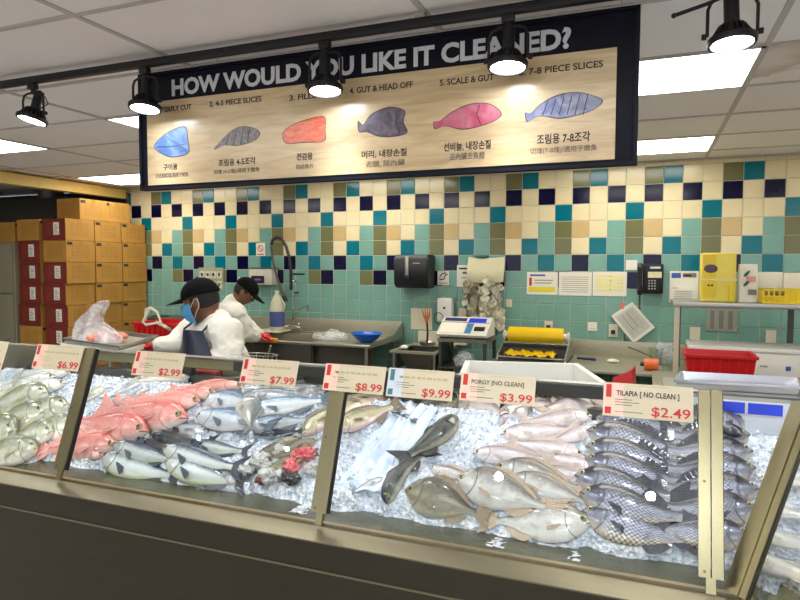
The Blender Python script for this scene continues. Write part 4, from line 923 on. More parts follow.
def sbox(p0, p1, y, label, m, zb):
    a, c = aY(*p0, y), aY(*p1, y); t = thing('small_carton', ((a.x+c.x)/2, y+.06, zb), label, 'box'); ob('carton', B().bx(a.x, c.x, y, y+.13, zb+.001, a.z, bev=.003), m, t)
    ob('label_print', B().bx(lerp(a.x, c.x, .55), lerp(a.x, c.x, .75), y-.0015, y-.0002, lerp(zb, a.z, .35), lerp(zb, a.z, .45)), inkm, t, sm=0)
sbox((759, 272), (782, 300), 5.33, 'white carton behind the yellow basket, left one', white, zsh)
sbox((784, 273), (806, 300), 5.32, 'white carton behind the yellow basket at the right picture edge', paper, zsh)
# foam cooler and red bin and their cart
cA, cB = aY(689, 343, 4.98), aY(812, 352, 4.98)
t = thing('foam_cooler', ((cA.x+cB.x)/2, 5.1, CZ), 'long white foam cooler box with lid under the steel shelf', 'cooler')
zl = aY(700, 350, 4.98).z
ob('body', B().bx(cA.x+.01, cB.x, 5.0, 5.38, CZ+.001, zl, bev=.008), foam, t)
ob('lid', B().bx(cA.x, cB.x+.01, 4.985, 5.40, zl+.001, zl+.03, bev=.006), foam, t)
ob('blue_mark', B().bx(aY(786, 369, 4.99).x, aY(791, 369, 4.99).x, 4.994, 4.999, .90, .93), bprint, t, sm=0)
p = aY(760, 367, 4.99); text('away', .03, (p.x, 4.996, p.z), FRONT, greyink, t, width=.05)
zc_ = .88
t = thing('steel_cart', (.6, 4.45, 0), 'steel cart behind the case carrying the red bin', 'cart')
ob('top', B().bx(.05, 1.3, 4.2, 4.78, zc_-.02, zc_, bev=.003), steel_h, t); legs(t, (.09, 1.26), (4.24, 4.74), zc_-.02)
ob('lower_shelf', B().bx(.09, 1.26, 4.24, 4.74, .3, .315), steel_dark, t)
def binbox(name, x0, x1, y0, y1, z0, z1, m, label, cat, tp=.02, th=.006):
    t = thing(name, ((x0+x1)/2, (y0+y1)/2, z0), label, cat)
    def ringv(e, z): return [(x0+e, y0+e, z), (x1-e, y0+e, z), (x1-e, y1-e, z), (x0+e, y1-e, z)]
    b = B(); rs = [[b.bm.verts.new(v) for v in ringv(*q)] for q in ((tp, z0+.001), (0, z1), (th, z1), (tp+th, z0+th))]
    b.loft(rs, True)
    ob('tub', b, m, t, sm=0)
    b = B(); o = .01
    for q in ((x0-o, x1+o, y0-o, y0-.0005), (x0-o, x1+o, y1+.0005, y1+o), (x0-o, x0-.0005, y0, y1), (x1+.0005, x1+o, y0, y1)): b.bx(q[0], q[1], q[2], q[3], z1-.018, z1)
    ob('rim', b, m, t, sm=0)
    b = B()
    for k in range(1, 8): b.bx(lerp(x0, x1, k/8)-.003, lerp(x0, x1, k/8)+.003, y0-.004, y0+tp*.8, z0+.02, z1-.02)
    ob('rib', b, m, t, sm=0); return t
a, c = aY(686, 354, 4.32), aY(757, 360, 4.32)
binbox('red_bin', a.x, c.x, 4.32, 4.60, zc_, (a.z+c.z)/2+.01, red, 'red plastic bin in front of the foam cooler', 'bin')
# shelf behind the case on the right with the steel tray on it
t = thing('rear_shelf', (.7, 3.26, 0), 'stainless ledge table behind the right end of the case under the steel tray', 'shelf')
ob('top', B().bx(.08, 1.25, 2.935, 3.27, 1.062, 1.086), steel, t); legs(t, (.12, 1.2), (2.97, 3.23), 1.062)
a = aZ(674, 386, 1.10); c = aZ(797, 389, 1.10); r_ = aZ(788, 374, 1.13)
def traybox(name, P, z0, h, m, label, cat, e=.02):
    """tray from four base corners in order"""
    P = [Vector((p[0], p[1], 0)) for p in P]; cen = sum(P, Vector())/4
    t = thing(name, (cen.x, cen.y, z0), label, cat)
    b = B()
    def rg(k, z): return [b.bm.verts.new((cen.x+(p.x-cen.x)*k, cen.y+(p.y-cen.y)*k, z)) for p in P]
    b.loft([rg(.93, z0+.001), rg(.975, z0+h), rg(1.0, z0+h), rg(1.0, z0+h-.006), rg(1.01, z0+h-.006), rg(1.01, z0+h+.004), rg(.965, z0+h+.004), rg(.92, z0+.006)], True)
    ob('tray_body', b, m, t, sm=20); return t
traybox('steel_tray', [(a.x, 2.97), (c.x, 3.0), (c.x+.04, 3.25), (a.x+.04, 3.23)], 1.0875, .034, mat('bright_steel', (212, 214, 222), .22, .9, .1, 8, .05, 60, (1, 10, 10)), 'shiny stainless tray standing behind the right end of the case', 'tray')
# white foam tub behind the case, on a cart
rim = [aZ(459, 378, 1.06), aZ(609, 386, 1.06), aZ(577, 364.5, 1.06), aZ(466, 361.5, 1.06)]
t = thing('foam_tub', (-.5, 3.3, .70), 'open white foam tub behind the case above the porgies', 'tub')
cen = sum(rim, Vector())/4; cen.z = 0
b = B()
def rg(k, z): return [b.bm.verts.new((cen.x+(p.x-cen.x)*k, cen.y+(p.y-cen.y)*k, z)) for p in rim]
b.loft([rg(.95, .701), rg(1.0, 1.045), rg(1.015, 1.05), rg(1.015, 1.066), rg(.93, 1.066), rg(.91, .74)], True)
ob('tub_body', b, foam, t, sm=0)
p0 = rim[0]; p1 = rim[1]; dr = (p1-p0).normalized(); rz = math.atan2(dr.y, dr.x)
q = aY(538, 399, (p0.y+p1.y)/2-.02); k = (q.x-p0.x)/(p1.x-p0.x); base = p0.lerp(p1, k)
text('port', .05, (base.x, base.y-.012, .985), Euler((PI/2+.0, 0, rz)), mat('tub_letters', (110, 130, 150), .6), t, width=.17, bold=.001)
crumple('dark_rag', (cen.x+.16, cen.y-.12, 1.0), (.11, .07, .035), 21, rubber, 'dark rag lying inside the white foam tub', 'rag')
ob('rag_support', B().bx(cen.x-.3, cen.x+.28, cen.y-.16, cen.y+.14, .745, .985), mat('packed_ice', (200, 206, 208), .5, 0, .05, 30, .3, 60), t)
t2 = thing('tub_cart', (-.5, 3.35, 0), 'low steel cart underneath the white foam tub', 'cart')
ob('top', B().bx(-1.05, -.05, 3.0, 3.8, .68, .70), steel_h, t2); legs(t2, (-1.0, -.1), (3.05, 3.75), .68)
# red folder-like bin beside the tub
a = aY(611, 376, 3.72); c = aY(635, 386, 3.72)
t = thing('red_dustpan', ((a.x+c.x)/2, 3.75, .70), 'red plastic scoop sticking up between the foam tub and the worktop', 'scoop')
ob('scoop', B().poly([(a.x, 3.70, .80), (c.x-.01, 3.70, .80), (c.x-.02, 3.72, aY(632, 370, 3.72).z), (a.x+.01, 3.72, aY(611, 378, 3.72).z)], (0, .012, 0)), red, t, sm=0)
ob('back', B().poly([(c.x-.01, 3.70, .80), (c.x+.01, 3.85, .80), (c.x+.0, 3.85, aY(632, 369, 3.72).z), (c.x-.02, 3.72, aY(632, 370, 3.72).z)], (-.006, 0, 0)), red, t, sm=0)
ob('stand', B().bx(a.x, c.x, 3.70, 3.86, 0.0, .80), steel_dark, t)
# ------------------------------------------------------------------ left working table, tray, bag of salmon
A, Bc, Cc = aZ(62, 339.5, 1.10), aZ(119, 347.5, 1.10), aZ(158, 336.5, 1.10); Dd = A+Cc-Bc
t = thing('cutting_table', ((A.x+Cc.x)/2, (A.y+Cc.y)/2, 0), 'white topped cutting table behind the left part of the case', 'table')
cen = (A+Cc)/2
ob('table_top', B().poly([(cen.x+(p.x-cen.x)*1.04, max(2.95, cen.y+(p.y-cen.y)*1.04), 1.045) for p in (A, Bc, Cc, Dd)], (0, 0, .03)), white, t, sm=0)
for p in (A, Bc, Cc, Dd): ob('leg', B().cyl((cen.x+(p.x-cen.x)*.85+.05, max(3.0, cen.y+(p.y-cen.y)*.85), 0), (cen.x+(p.x-cen.x)*.85+.05, max(3.0, cen.y+(p.y-cen.y)*.85), 1.045), .02), steel, t)
traybox('steel_tray', [A, (Bc.x, max(Bc.y, 2.97)), Cc, Dd], 1.076, .03, steel, 'wide steel tray on the cutting table beside the masked worker', 'tray')
zt_ = 1.084
sal = NT('salmon_flesh'); sal.set(Roughness=.3, Subsurface_Weight=.1); wv = sal.new('ShaderNodeTexWave', Scale=18.0, Distortion=2.5); rp2 = sal.new('ShaderNodeValToRGB'); rp2.color_ramp.elements[0].color = sr((222, 112, 84)); rp2.color_ramp.elements[1].color = sr((240, 160, 130))
tc = sal.new('ShaderNodeTexCoord'); sal.l(tc.outputs['Object'], wv.inputs[0]); sal.l(wv.outputs[0], rp2.inputs[0]); sal.l(rp2.outputs[0], sal.b.inputs['Base Color'])
for px, py, w, nm in ((89, 339.5, .045, 'leftmost small piece'), (103, 336, .085, 'larger piece inside the bag'), (113, 338.5, .07, 'rightmost piece')):
    p = aZ(px, py+3, 1.09)
    crumple('salmon_piece', (p.x, p.y+.05, zt_+.032), (w, .06, .036), px, sal.m, f'orange salmon piece on the steel tray, {nm}', 'salmon')
bp0 = aZ(92, 343, 1.09); yb = bp0.y+.10
prof = [(73, 343, 76), (73, 336, 90), (74, 330, 97), (79, 322, 101), (86, 313, 104), (94, 305, 108.5), (101, 301, 109)]
b = B(); rings = []
for k, (x0_, y_, x1_) in enumerate(prof):
    if k == 0: x1_ = 121; 
    if k == 1: x1_ = 121
    if k == 2: x1_ = 117
    p, q = aY(x0_, y_, yb), aY(x1_, y_, yb); n = 26; r = []
    for i in range(n):
        th = 2*PI*i/n; d_ = .07*(1-k/8)+.01
        nn = noise.noise(Vector((math.cos(th)*2.2, math.sin(th)*2.2, k*.8)))*.35
        r.append(b.bm.verts.new(((p.x+q.x)/2+(q.x-p.x)/2*math.cos(th)*(1+nn*.35), yb+d_*math.sin(th)*(1+nn), max((p.z+q.z)/2, zt_+.002)+nn*.02*(k > 0))))
    rings.append(r)
b.loft(rings, True)
bagm = film('white_bag_film', (226, 222, 222), .5)
ob('salmon_bag', b, bagm, label='translucent plastic bag pulled up over salmon pieces on the steel tray', cat='bag', sm=60)
# red tub, shovel behind the masked worker
a, c = aY(133, 322, 4.3), aY(176, 335, 4.3)
binbox('red_tub', a.x, c.x, 4.3, 4.7, .95, a.z, red, 'long red plastic tub behind the masked worker', 'tub')
t = thing('tub_stand', ((a.x+c.x)/2, 4.5, 0), 'dark steel stand underneath the long red tub', 'stand')
ob('top', B().bx(a.x-.03, c.x+.03, 4.27, 4.73, .92, .95), steel_dark, t); legs(t, (a.x, c.x), (4.3, 4.7), .92)
t = thing('ice_scoop', tuple(aY(160, 325, 4.05)), 'cream plastic scoop with open triangular handle leaning out of the red tub', 'scoop')
hp = [aY(*p, 4.22) for p in ((150, 308), (143, 322), (146, 325), (161, 322), (157, 312), (150, 307.5))]
ob('grip', B().tube(hp, .012, 8), cream, t); ob('shaft', B().tube([aY(156, 322, 4.22), aY(166, 327, 4.24), aY(178, 334, 4.42)], .014, 8), cream, t)
ob('blade', B().sph(aY(182, 336, 4.5), .07, (1.2, .8, .25)), cream, t)
t = thing('white_pipe', tuple(aY(147, 325, 5.2)), 'short white pipe with an elbow at the corner of the boxes', 'pipe')
q = [aY(*p, 5.3) for p in ((145.5, 330), (145.5, 316), (146, 309), (149, 308.5))]
q.insert(0, Vector((q[0].x, q[0].y, 0))); ob('elbow', B().tube(q, .014, 8), white, t)
p0, p1 = aY(153, 317, 5.5), aY(186, 330, 5.5)
t = thing('dark_cabinet', ((p0.x+p1.x)/2, 5.6, 0), 'low dark steel cabinet by the wall behind the red tub', 'cabinet')
ob('body', B().bx(p0.x, SL-.03, 5.4, 5.84, .06, p0.z, bev=.004), steel_dark, t)
ob('door', B().bx(p0.x+.02, SL-.05, 5.39, 5.399, .1, p0.z-.05), steel_dark, t)
ob('foot', B().bx(p0.x+.05, SL-.1, 5.45, 5.8, 0, .06), black, t)
a = aY(156, 312, 5.6); ob('steel_lid', B().lathe((a.x+.05, 5.6, p0.z+.001), [(.10, 0), (.10, .008), (.03, .02), (.001, .022)], 24), steel_dark, label='dark round steel lid lying on the cabinet beside the boxes', cat='plate')  # round steel lid resting on the cabinet
# things glimpsed behind the case, through its open back
a, c = aY(186, 369, 3.02), aY(238, 383, 3.02)
ob('red_cutting_tray', B().bx(aY(184, 372, 3.0).x, aY(216, 372, 3.0).x, 2.99, 3.1, .93, aY(200, 370, 3.0).z, bev=.02), mat('dark_red_plastic', (150, 46, 32), .4), label='dark red tray edge visible through the open back of the case', cat='tray')
p = aY(225, 372, 3.1); crumple('plastic_bag', (p.x, 3.12, .98), (.10, .06, .05), 31, mat('beige_bag', (170, 160, 140), .4), 'beige plastic bag behind the case right of the dark red tray', 'bag')
ob('work_ledge', B().bx(-2.95, -1.15, 2.935, 3.22, .88, .905), steel_dark, label='narrow dark ledge behind the case in front of the workers', cat='ledge')
p = aY(265, 356, 3.3); crumple('plastic_bag', (p.x-.1, 3.15, .995), (.16, .06, .085), 44, film_m, 'loose clear plastic bag behind the case right of the masked worker', 'bag')
t = thing('wire_basket', (p.x+.07, 3.15, .905), 'small steel wire basket behind the case above the $7.99 tag', 'basket')
b = B()
for z, r in ((.92, .07), (1.0, .085), (1.09, .10)): b.tube([(p.x+.07+r*1.2*math.cos(k*PI/10), 3.15-.01+r*.6*math.sin(k*PI/10), z) for k in range(21)], .003, 5)
for k in range(12): b.tube([(p.x+.07+.084*math.cos(k*PI/6), 3.14+.042*math.sin(k*PI/6), .907), (p.x+.07+.12*math.cos(k*PI/6), 3.14+.06*math.sin(k*PI/6), 1.09)], .002, 4)
ob('basket_wire', b, steel, t)
ob('spoon_handle', B().cyl((p.x+.1, 3.14, .95), (p.x+.16, 3.12, 1.15), .006), steel, label='steel spoon handle standing in the wire basket', cat='spoon')
# ------------------------------------------------------------------ fish
def fishmat(name, back, side, belly, sc=(46, 26), ss=.5, metal=.25, rough=.25, stripe=0, spot=0, blotch=.25, dark=(20, 20, 26), mid=.5, head=0):
    t = NT(name); t.set(Roughness=rough, Metallic=metal, Coat_Weight=.4, Coat_Roughness=.10, Specular_IOR_Level=.7)
    tc = t.new('ShaderNodeTexCoord'); sp = t.new('ShaderNodeSeparateXYZ'); t.l(tc.outputs['UV'], sp.inputs[0])
    oi = t.new('ShaderNodeObjectInfo')
    nz = t.new('ShaderNodeTexNoise', Scale=9.0, Detail=5.0, Distortion=.6); mp = t.new('ShaderNodeMapping'); mp.inputs['Scale'].default_value = (2.4, 1, 1)
    t.l(tc.outputs['UV'], mp.inputs[0]); ad = t.new('ShaderNodeVectorMath', operation='ADD'); t.l(mp.outputs[0], ad.inputs[0])
    cb = t.new('ShaderNodeCombineXYZ'); ml = t.new('ShaderNodeMath', operation='MULTIPLY'); ml.inputs[1].default_value = 30; t.l(oi.outputs['Random'], ml.inputs[0]); t.l(ml.outputs[0], cb.inputs[2]); t.l(cb.outputs[0], ad.inputs[1]); t.l(ad.outputs[0], nz.inputs['Vector'])
    # height on the flank, disturbed by noise
    a1 = t.new('ShaderNodeMath', operation='MULTIPLY_ADD'); a1.inputs[1].default_value = .30; t.l(nz.outputs[0], a1.inputs[0]); t.l(sp.outputs[1], a1.inputs[2])
    rp = t.new('ShaderNodeValToRGB'); e = rp.color_ramp.elements; e[0].position = .22; e[0].color = sr(belly); e[1].position = .98; e[1].color = sr(back)
    q = e.new(.40+.2*(mid-.5)); q.color = sr(side); q = e.new(.66+.3*(mid-.5)); q.color = sr(side)
    t.l(a1.outputs[0], rp.inputs[0]); col = rp.outputs[0]
    def mixc(fac, c, colr, amt):
        m = t.new('ShaderNodeMix', data_type='RGBA'); f = t.new('ShaderNodeMath', operation='MULTIPLY'); f.inputs[1].default_value = amt; f.use_clamp = True
        t.l(fac, f.inputs[0]); t.l(f.outputs[0], m.inputs['Factor']); t.l(c, m.inputs['A']); m.inputs['B'].default_value = colr; return m.outputs['Result']
    # blotches
    n2 = t.new('ShaderNodeTexNoise', Scale=4.0, Detail=6.0); t.l(ad.outputs[0], n2.inputs['Vector'])
    r2 = t.new('ShaderNodeMapRange'); r2.inputs[1].default_value = .52; r2.inputs[2].default_value = .72; t.l(n2.outputs[0], r2.inputs[0])
    col = mixc(r2.outputs[0], col, sr(back), blotch)
    if stripe:
        wv = t.new('ShaderNodeTexWave', Scale=stripe, Distortion=3.0, Detail=2.0); wv.bands_direction = 'X' if stripe < 12 else 'Y'; m3 = t.new('ShaderNodeMapping')
        if stripe >= 12: m3.inputs['Rotation'].default_value = (0, 0, 0)
        t.l(tc.outputs['UV'], m3.inputs[0]); t.l(m3.outputs[0], wv.inputs['Vector'])
        up_ = t.new('ShaderNodeMapRange'); up_.inputs[1].default_value = .60; up_.inputs[2].default_value = .76; t.l(sp.outputs[1], up_.inputs[0])
        pw = t.new('ShaderNodeMath', operation='POWER'); pw.inputs[1].default_value = 3; t.l(wv.outputs[0], pw.inputs[0])
        mm = t.new('ShaderNodeMath', operation='MULTIPLY'); t.l(pw.outputs[0], mm.inputs[0]); t.l(up_.outputs[0], mm.inputs[1]); col = mixc(mm.outputs[0], col, sr(dark), .85)
    if spot:
        vs = t.new('ShaderNodeTexVoronoi', Scale=spot); ms = t.new('ShaderNodeMapping'); ms.inputs['Scale'].default_value = (2.6, 1, 1); t.l(tc.outputs['UV'], ms.inputs[0]); t.l(ms.outputs[0], vs.inputs['Vector'])
        rs_ = t.new('ShaderNodeMapRange'); rs_.inputs[1].default_value = .22; rs_.inputs[2].default_value = .14; t.l(vs.outputs['Distance'], rs_.inputs[0]); col = mixc(rs_.outputs[0], col, sr(dark), .75)
    # scales
    ms = t.new('ShaderNodeMapping'); ms.inputs['Scale'].default_value = (sc[0], sc[1], 1); t.l(tc.outputs['UV'], ms.inputs[0])
    rot = t.new('ShaderNodeMapping'); rot.inputs['Rotation'].default_value = (0, 0, PI/4); t.l(ms.outputs[0], rot.inputs[0])
    vo = t.new('ShaderNodeTexVoronoi', Scale=1.0, Randomness=.18); t.l(rot.outputs[0], vo.inputs['Vector'])
    rs = t.new('ShaderNodeMapRange'); rs.inputs[1].default_value = .28; rs.inputs[2].default_value = .62; t.l(vo.outputs['Distance'], rs.inputs[0])
    hd = t.new('ShaderNodeMapRange'); hd.inputs[1].default_value = .24; hd.inputs[2].default_value = .34; t.l(sp.outputs[0], hd.inputs[0])
    sm_ = t.new('ShaderNodeMath', operation='MULTIPLY'); t.l(rs.outputs[0], sm_.inputs[0]); t.l(hd.outputs[0], sm_.inputs[1])
    col = mixc(sm_.outputs[0], col, sr(dark), ss)
    if head:
        hi = t.new('ShaderNodeMath', operation='SUBTRACT'); hi.inputs[0].default_value = 1; t.l(hd.outputs[0], hi.inputs[1]); hn = t.new('ShaderNodeMath', operation='MULTIPLY'); t.l(hi.outputs[0], hn.inputs[0]); t.l(a1.outputs[0], hn.inputs[1]); col = mixc(hn.outputs[0], col, sr(back), head)
    # gill edge and lateral line, mouth
    gx = t.new('ShaderNodeMath', operation='SUBTRACT'); gy = t.new('ShaderNodeMath', operation='SUBTRACT'); gy.inputs[1].default_value = .5; t.l(sp.outputs[1], gy.inputs[0])
    g2_ = t.new('ShaderNodeMath', operation='MULTIPLY'); t.l(gy.outputs[0], g2_.inputs[0]); t.l(gy.outputs[0], g2_.inputs[1])
    g3 = t.new('ShaderNodeMath', operation='MULTIPLY_ADD'); g3.inputs[1].default_value = .35; t.l(g2_.outputs[0], g3.inputs[0]); t.l(sp.outputs[0], g3.inputs[2])
    g4 = t.new('ShaderNodeMath', operation='SUBTRACT'); g4.inputs[1].default_value = .262; t.l(g3.outputs[0], g4.inputs[0]); g5 = t.new('ShaderNodeMath', operation='ABSOLUTE'); t.l(g4.outputs[0], g5.inputs[0])
    g6 = t.new('ShaderNodeMapRange'); g6.inputs[1].default_value = .011; g6.inputs[2].default_value = .002; t.l(g5.outputs[0], g6.inputs[0]); col = mixc(g6.outputs[0], col, sr(dark), .7)
    vr = t.new('ShaderNodeMapRange'); vr.inputs[3].default_value = .92; vr.inputs[4].default_value = 1.25; t.l(oi.outputs['Random'], vr.inputs[0])
    hs = t.new('ShaderNodeHueSaturation'); t.l(vr.outputs[0], hs.inputs['Value']); t.l(col, hs.inputs['Color'])
    t.l(hs.outputs[0], t.b.inputs['Base Color'])
    inv = t.new('ShaderNodeMath', operation='SUBTRACT'); inv.inputs[0].default_value = 1; t.l(sm_.outputs[0], inv.inputs[1])
    h2 = t.new('ShaderNodeMath', operation='MULTIPLY_ADD'); h2.inputs[1].default_value = .6; t.l(nz.outputs[0], h2.inputs[0]); t.l(inv.outputs[0], h2.inputs[2])
    bp = t.new('ShaderNodeBump', Strength=.45, Distance=.003); t.l(h2.outputs[0], bp.inputs['Height']); t.l(bp.outputs[0], t.b.inputs['Normal'])
    return t.m
KS = [0, .04, .10, .18, .28, .42, .56, .70, .84, .94, 1.0]
SH = {
 'deep':  ([.012, .07, .125, .185, .225, .235, .20, .14, .07, .042, .045], [.012, .05, .095, .15, .19, .20, .175, .12, .06, .038, .04], [.010, .034, .055, .072, .080, .078, .064, .044, .024, .014, .010]),
 'blunt': ([.03, .11, .165, .20, .22, .215, .18, .12, .06, .036, .04], [.03, .09, .13, .165, .19, .185, .15, .10, .05, .034, .036], [.02, .055, .075, .088, .09, .085, .068, .046, .024, .014, .010]),
 'perch': ([.010, .045, .09, .135, .162, .165, .142, .105, .062, .044, .048], [.010, .035, .07, .105, .130, .135, .118, .086, .05, .038, .042], [.010, .036, .06, .076, .084, .08, .066, .046, .026, .015, .010]),
 'slim':  ([.008, .034, .06, .08, .092, .095, .085, .066, .042, .028, .03], [.008, .03, .054, .074, .086, .09, .08, .060, .038, .026, .028], [.008, .028, .046, .058, .064, .064, .055, .040, .022, .012, .009]),
 'fat':   ([.02, .06, .085, .105, .115, .115, .105, .085, .058, .042, .044], [.02, .05, .075, .095, .105, .105, .095, .075, .05, .038, .04], [.018, .05, .07, .082, .086, .084, .07, .05, .03, .018, .012]),
}
def cr(xs, ys, x):
    """smooth interpolation through the key points"""
    i = max(0, min(len(xs)-2, int(np.searchsorted(xs, x)-1))); h = xs[i+1]-xs[i]; t = (x-xs[i])/h
    def d(k):
        a, b_ = max(k-1, 0), min(k+1, len(xs)-1); return (ys[b_]-ys[a])/(xs[b_]-xs[a])
    return (2*t**3-3*t*t+1)*ys[i]+(t**3-2*t*t+t)*h*d(i)+(-2*t**3+3*t*t)*ys[i+1]+(t**3-t*t)*h*d(i+1)
eye_w = mat('fish_eye_rim', (150, 140, 96), .2, .2, .3, coat=1); eye_b = mat('fish_pupil', (8, 8, 10), .08, 0, 0, coat=1)
SPEC = {  # shape, material, fin colour, tail fraction, fork depth, dorsal (s0, s1, height, spiny), eye size
 'tilapia': ('perch', fishmat('tilapia_skin', (26, 26, 40), (160, 164, 184), (216, 204, 188), (27, 13), .85, .15, .3, blotch=.6, mid=.6, dark=(16, 16, 24), head=1.1), (44, 44, 58), .16, .05, (.27, .86, .07, 1), .026),
 'porgy': ('deep', fishmat('porgy_skin', (70, 64, 50), (134, 130, 108), (190, 184, 162), (50, 30), .35, .12, .3, blotch=.5), (140, 124, 100), .17, .4, (.28, .86, .075, 1), .040),
 'scup': ('deep', fishmat('scup_skin', (108, 102, 94), (196, 196, 192), (228, 224, 218), (50, 30), .22, .12, .25, blotch=.35), (180, 158, 136), .17, .4, (.28, .86, .05, 1), .036),
 'pompano': ('blunt', fishmat('pompano_skin', (116, 120, 96), (194, 196, 176), (232, 230, 218), (60, 40), .15, .15, .25, blotch=.6), (176, 170, 124), .18, .7, (.4, .88, .05, 0), .030),
 'snapper': ('perch', fishmat('snapper_skin', (200, 92, 84), (226, 160, 152), (240, 220, 210), (36, 20), .40, .05, .3, blotch=.7, dark=(170, 60, 60)), (228, 156, 146), .17, .3, (.27, .84, .055, 1), .034),
 'rosefish': ('slim', fishmat('rosefish_skin', (214, 112, 104), (236, 170, 160), (240, 214, 198), (50, 30), .18, .08, .25, blotch=.4, dark=(170, 80, 80)), (228, 160, 150), .15, .3, (.27, .8, .04, 1), .028),
 'whiting': ('slim', fishmat('whiting_skin', (150, 134, 138), (222, 213, 216), (242, 228, 224), (60, 34), .14, .15, .25, blotch=.35, dark=(120, 90, 96)), (196, 176, 166), .15, .4, (.27, .8, .045, 1), .022),
 'mackerel': ('slim', fishmat('mackerel_skin', (30, 62, 98), (196, 206, 206), (226, 230, 200), (90, 50), .08, .3, .2, stripe=9, blotch=.15, dark=(14, 26, 44), mid=.7), (60, 70, 84), .15, .9, (.3, .42, .05, 0), .022),
 'dark_mackerel': ('slim', fishmat('dark_mackerel_skin', (12, 16, 24), (44, 56, 70), (160, 170, 174), (90, 50), .1, .45, .18, blotch=.3, dark=(6, 10, 18), mid=.3), (24, 28, 36), .15, .9, (.3, .42, .05, 0), .022),
 'spanish_mackerel': ('slim', fishmat('spotted_mackerel_skin', (64, 104, 146), (200, 208, 216), (238, 232, 228), (90, 50), .06, .25, .2, spot=13, blotch=.1, dark=(60, 90, 126), mid=.8), (90, 106, 120), .16, .9, (.3, .8, .03, 0), .020),
 'silver_fish': ('slim', fishmat('silver_skin', (112, 120, 132), (192, 198, 206), (226, 226, 226), (80, 40), .12, .45, .18, blotch=.2, dark=(50, 60, 80)), (130, 134, 140), .14, .8, (.4, .55, .05, 0), .026),
 'butterfish': ('blunt', fishmat('butterfish_skin', (108, 118, 120), (188, 188, 182), (224, 220, 206), (70, 50), .08, .4, .18, blotch=.2), (120, 126, 128), .2, .9, (.4, .88, .04, 0), .028),
 'sablefish': ('fat', fishmat('sablefish_skin', (28, 32, 32), (62, 68, 64), (150, 146, 130), (90, 50), .1, .1, .25, blotch=.45, dark=(14, 16, 16), mid=.3), (40, 44, 44), .17, .35, (.35, .55, .03, 0), .018),
 'striped_bass': ('perch', fishmat('striped_skin', (104, 100, 72), (176, 168, 136), (222, 196, 190), (60, 34), .15, .2, .25, stripe=14, blotch=.25, dark=(74, 70, 50)), (120, 104, 84), .15, .3, (.28, .8, .05, 1), .024),
 'rockfish': ('perch', fishmat('rockfish_skin', (70, 68, 50), (118, 112, 84), (180, 168, 144), (50, 30), .35, .1, .3, blotch=.7, dark=(36, 34, 26)), (84, 74, 54), .15, .1, (.26, .84, .08, 1), .034),
 'white_croaker': ('slim', fishmat('pale_fish_skin', (170, 172, 168), (214, 212, 206), (236, 230, 222), (60, 34), .08, .2, .25, blotch=.2, dark=(110, 116, 120)), (190, 186, 176), .14, .3, (.28, .82, .04, 1), .022),
}
FM = {k: mat(k+'_fin', v[2], .35, .05, .35, 60, .4, 120, coat=.3) for k, v in SPEC.items()}
cache = {}
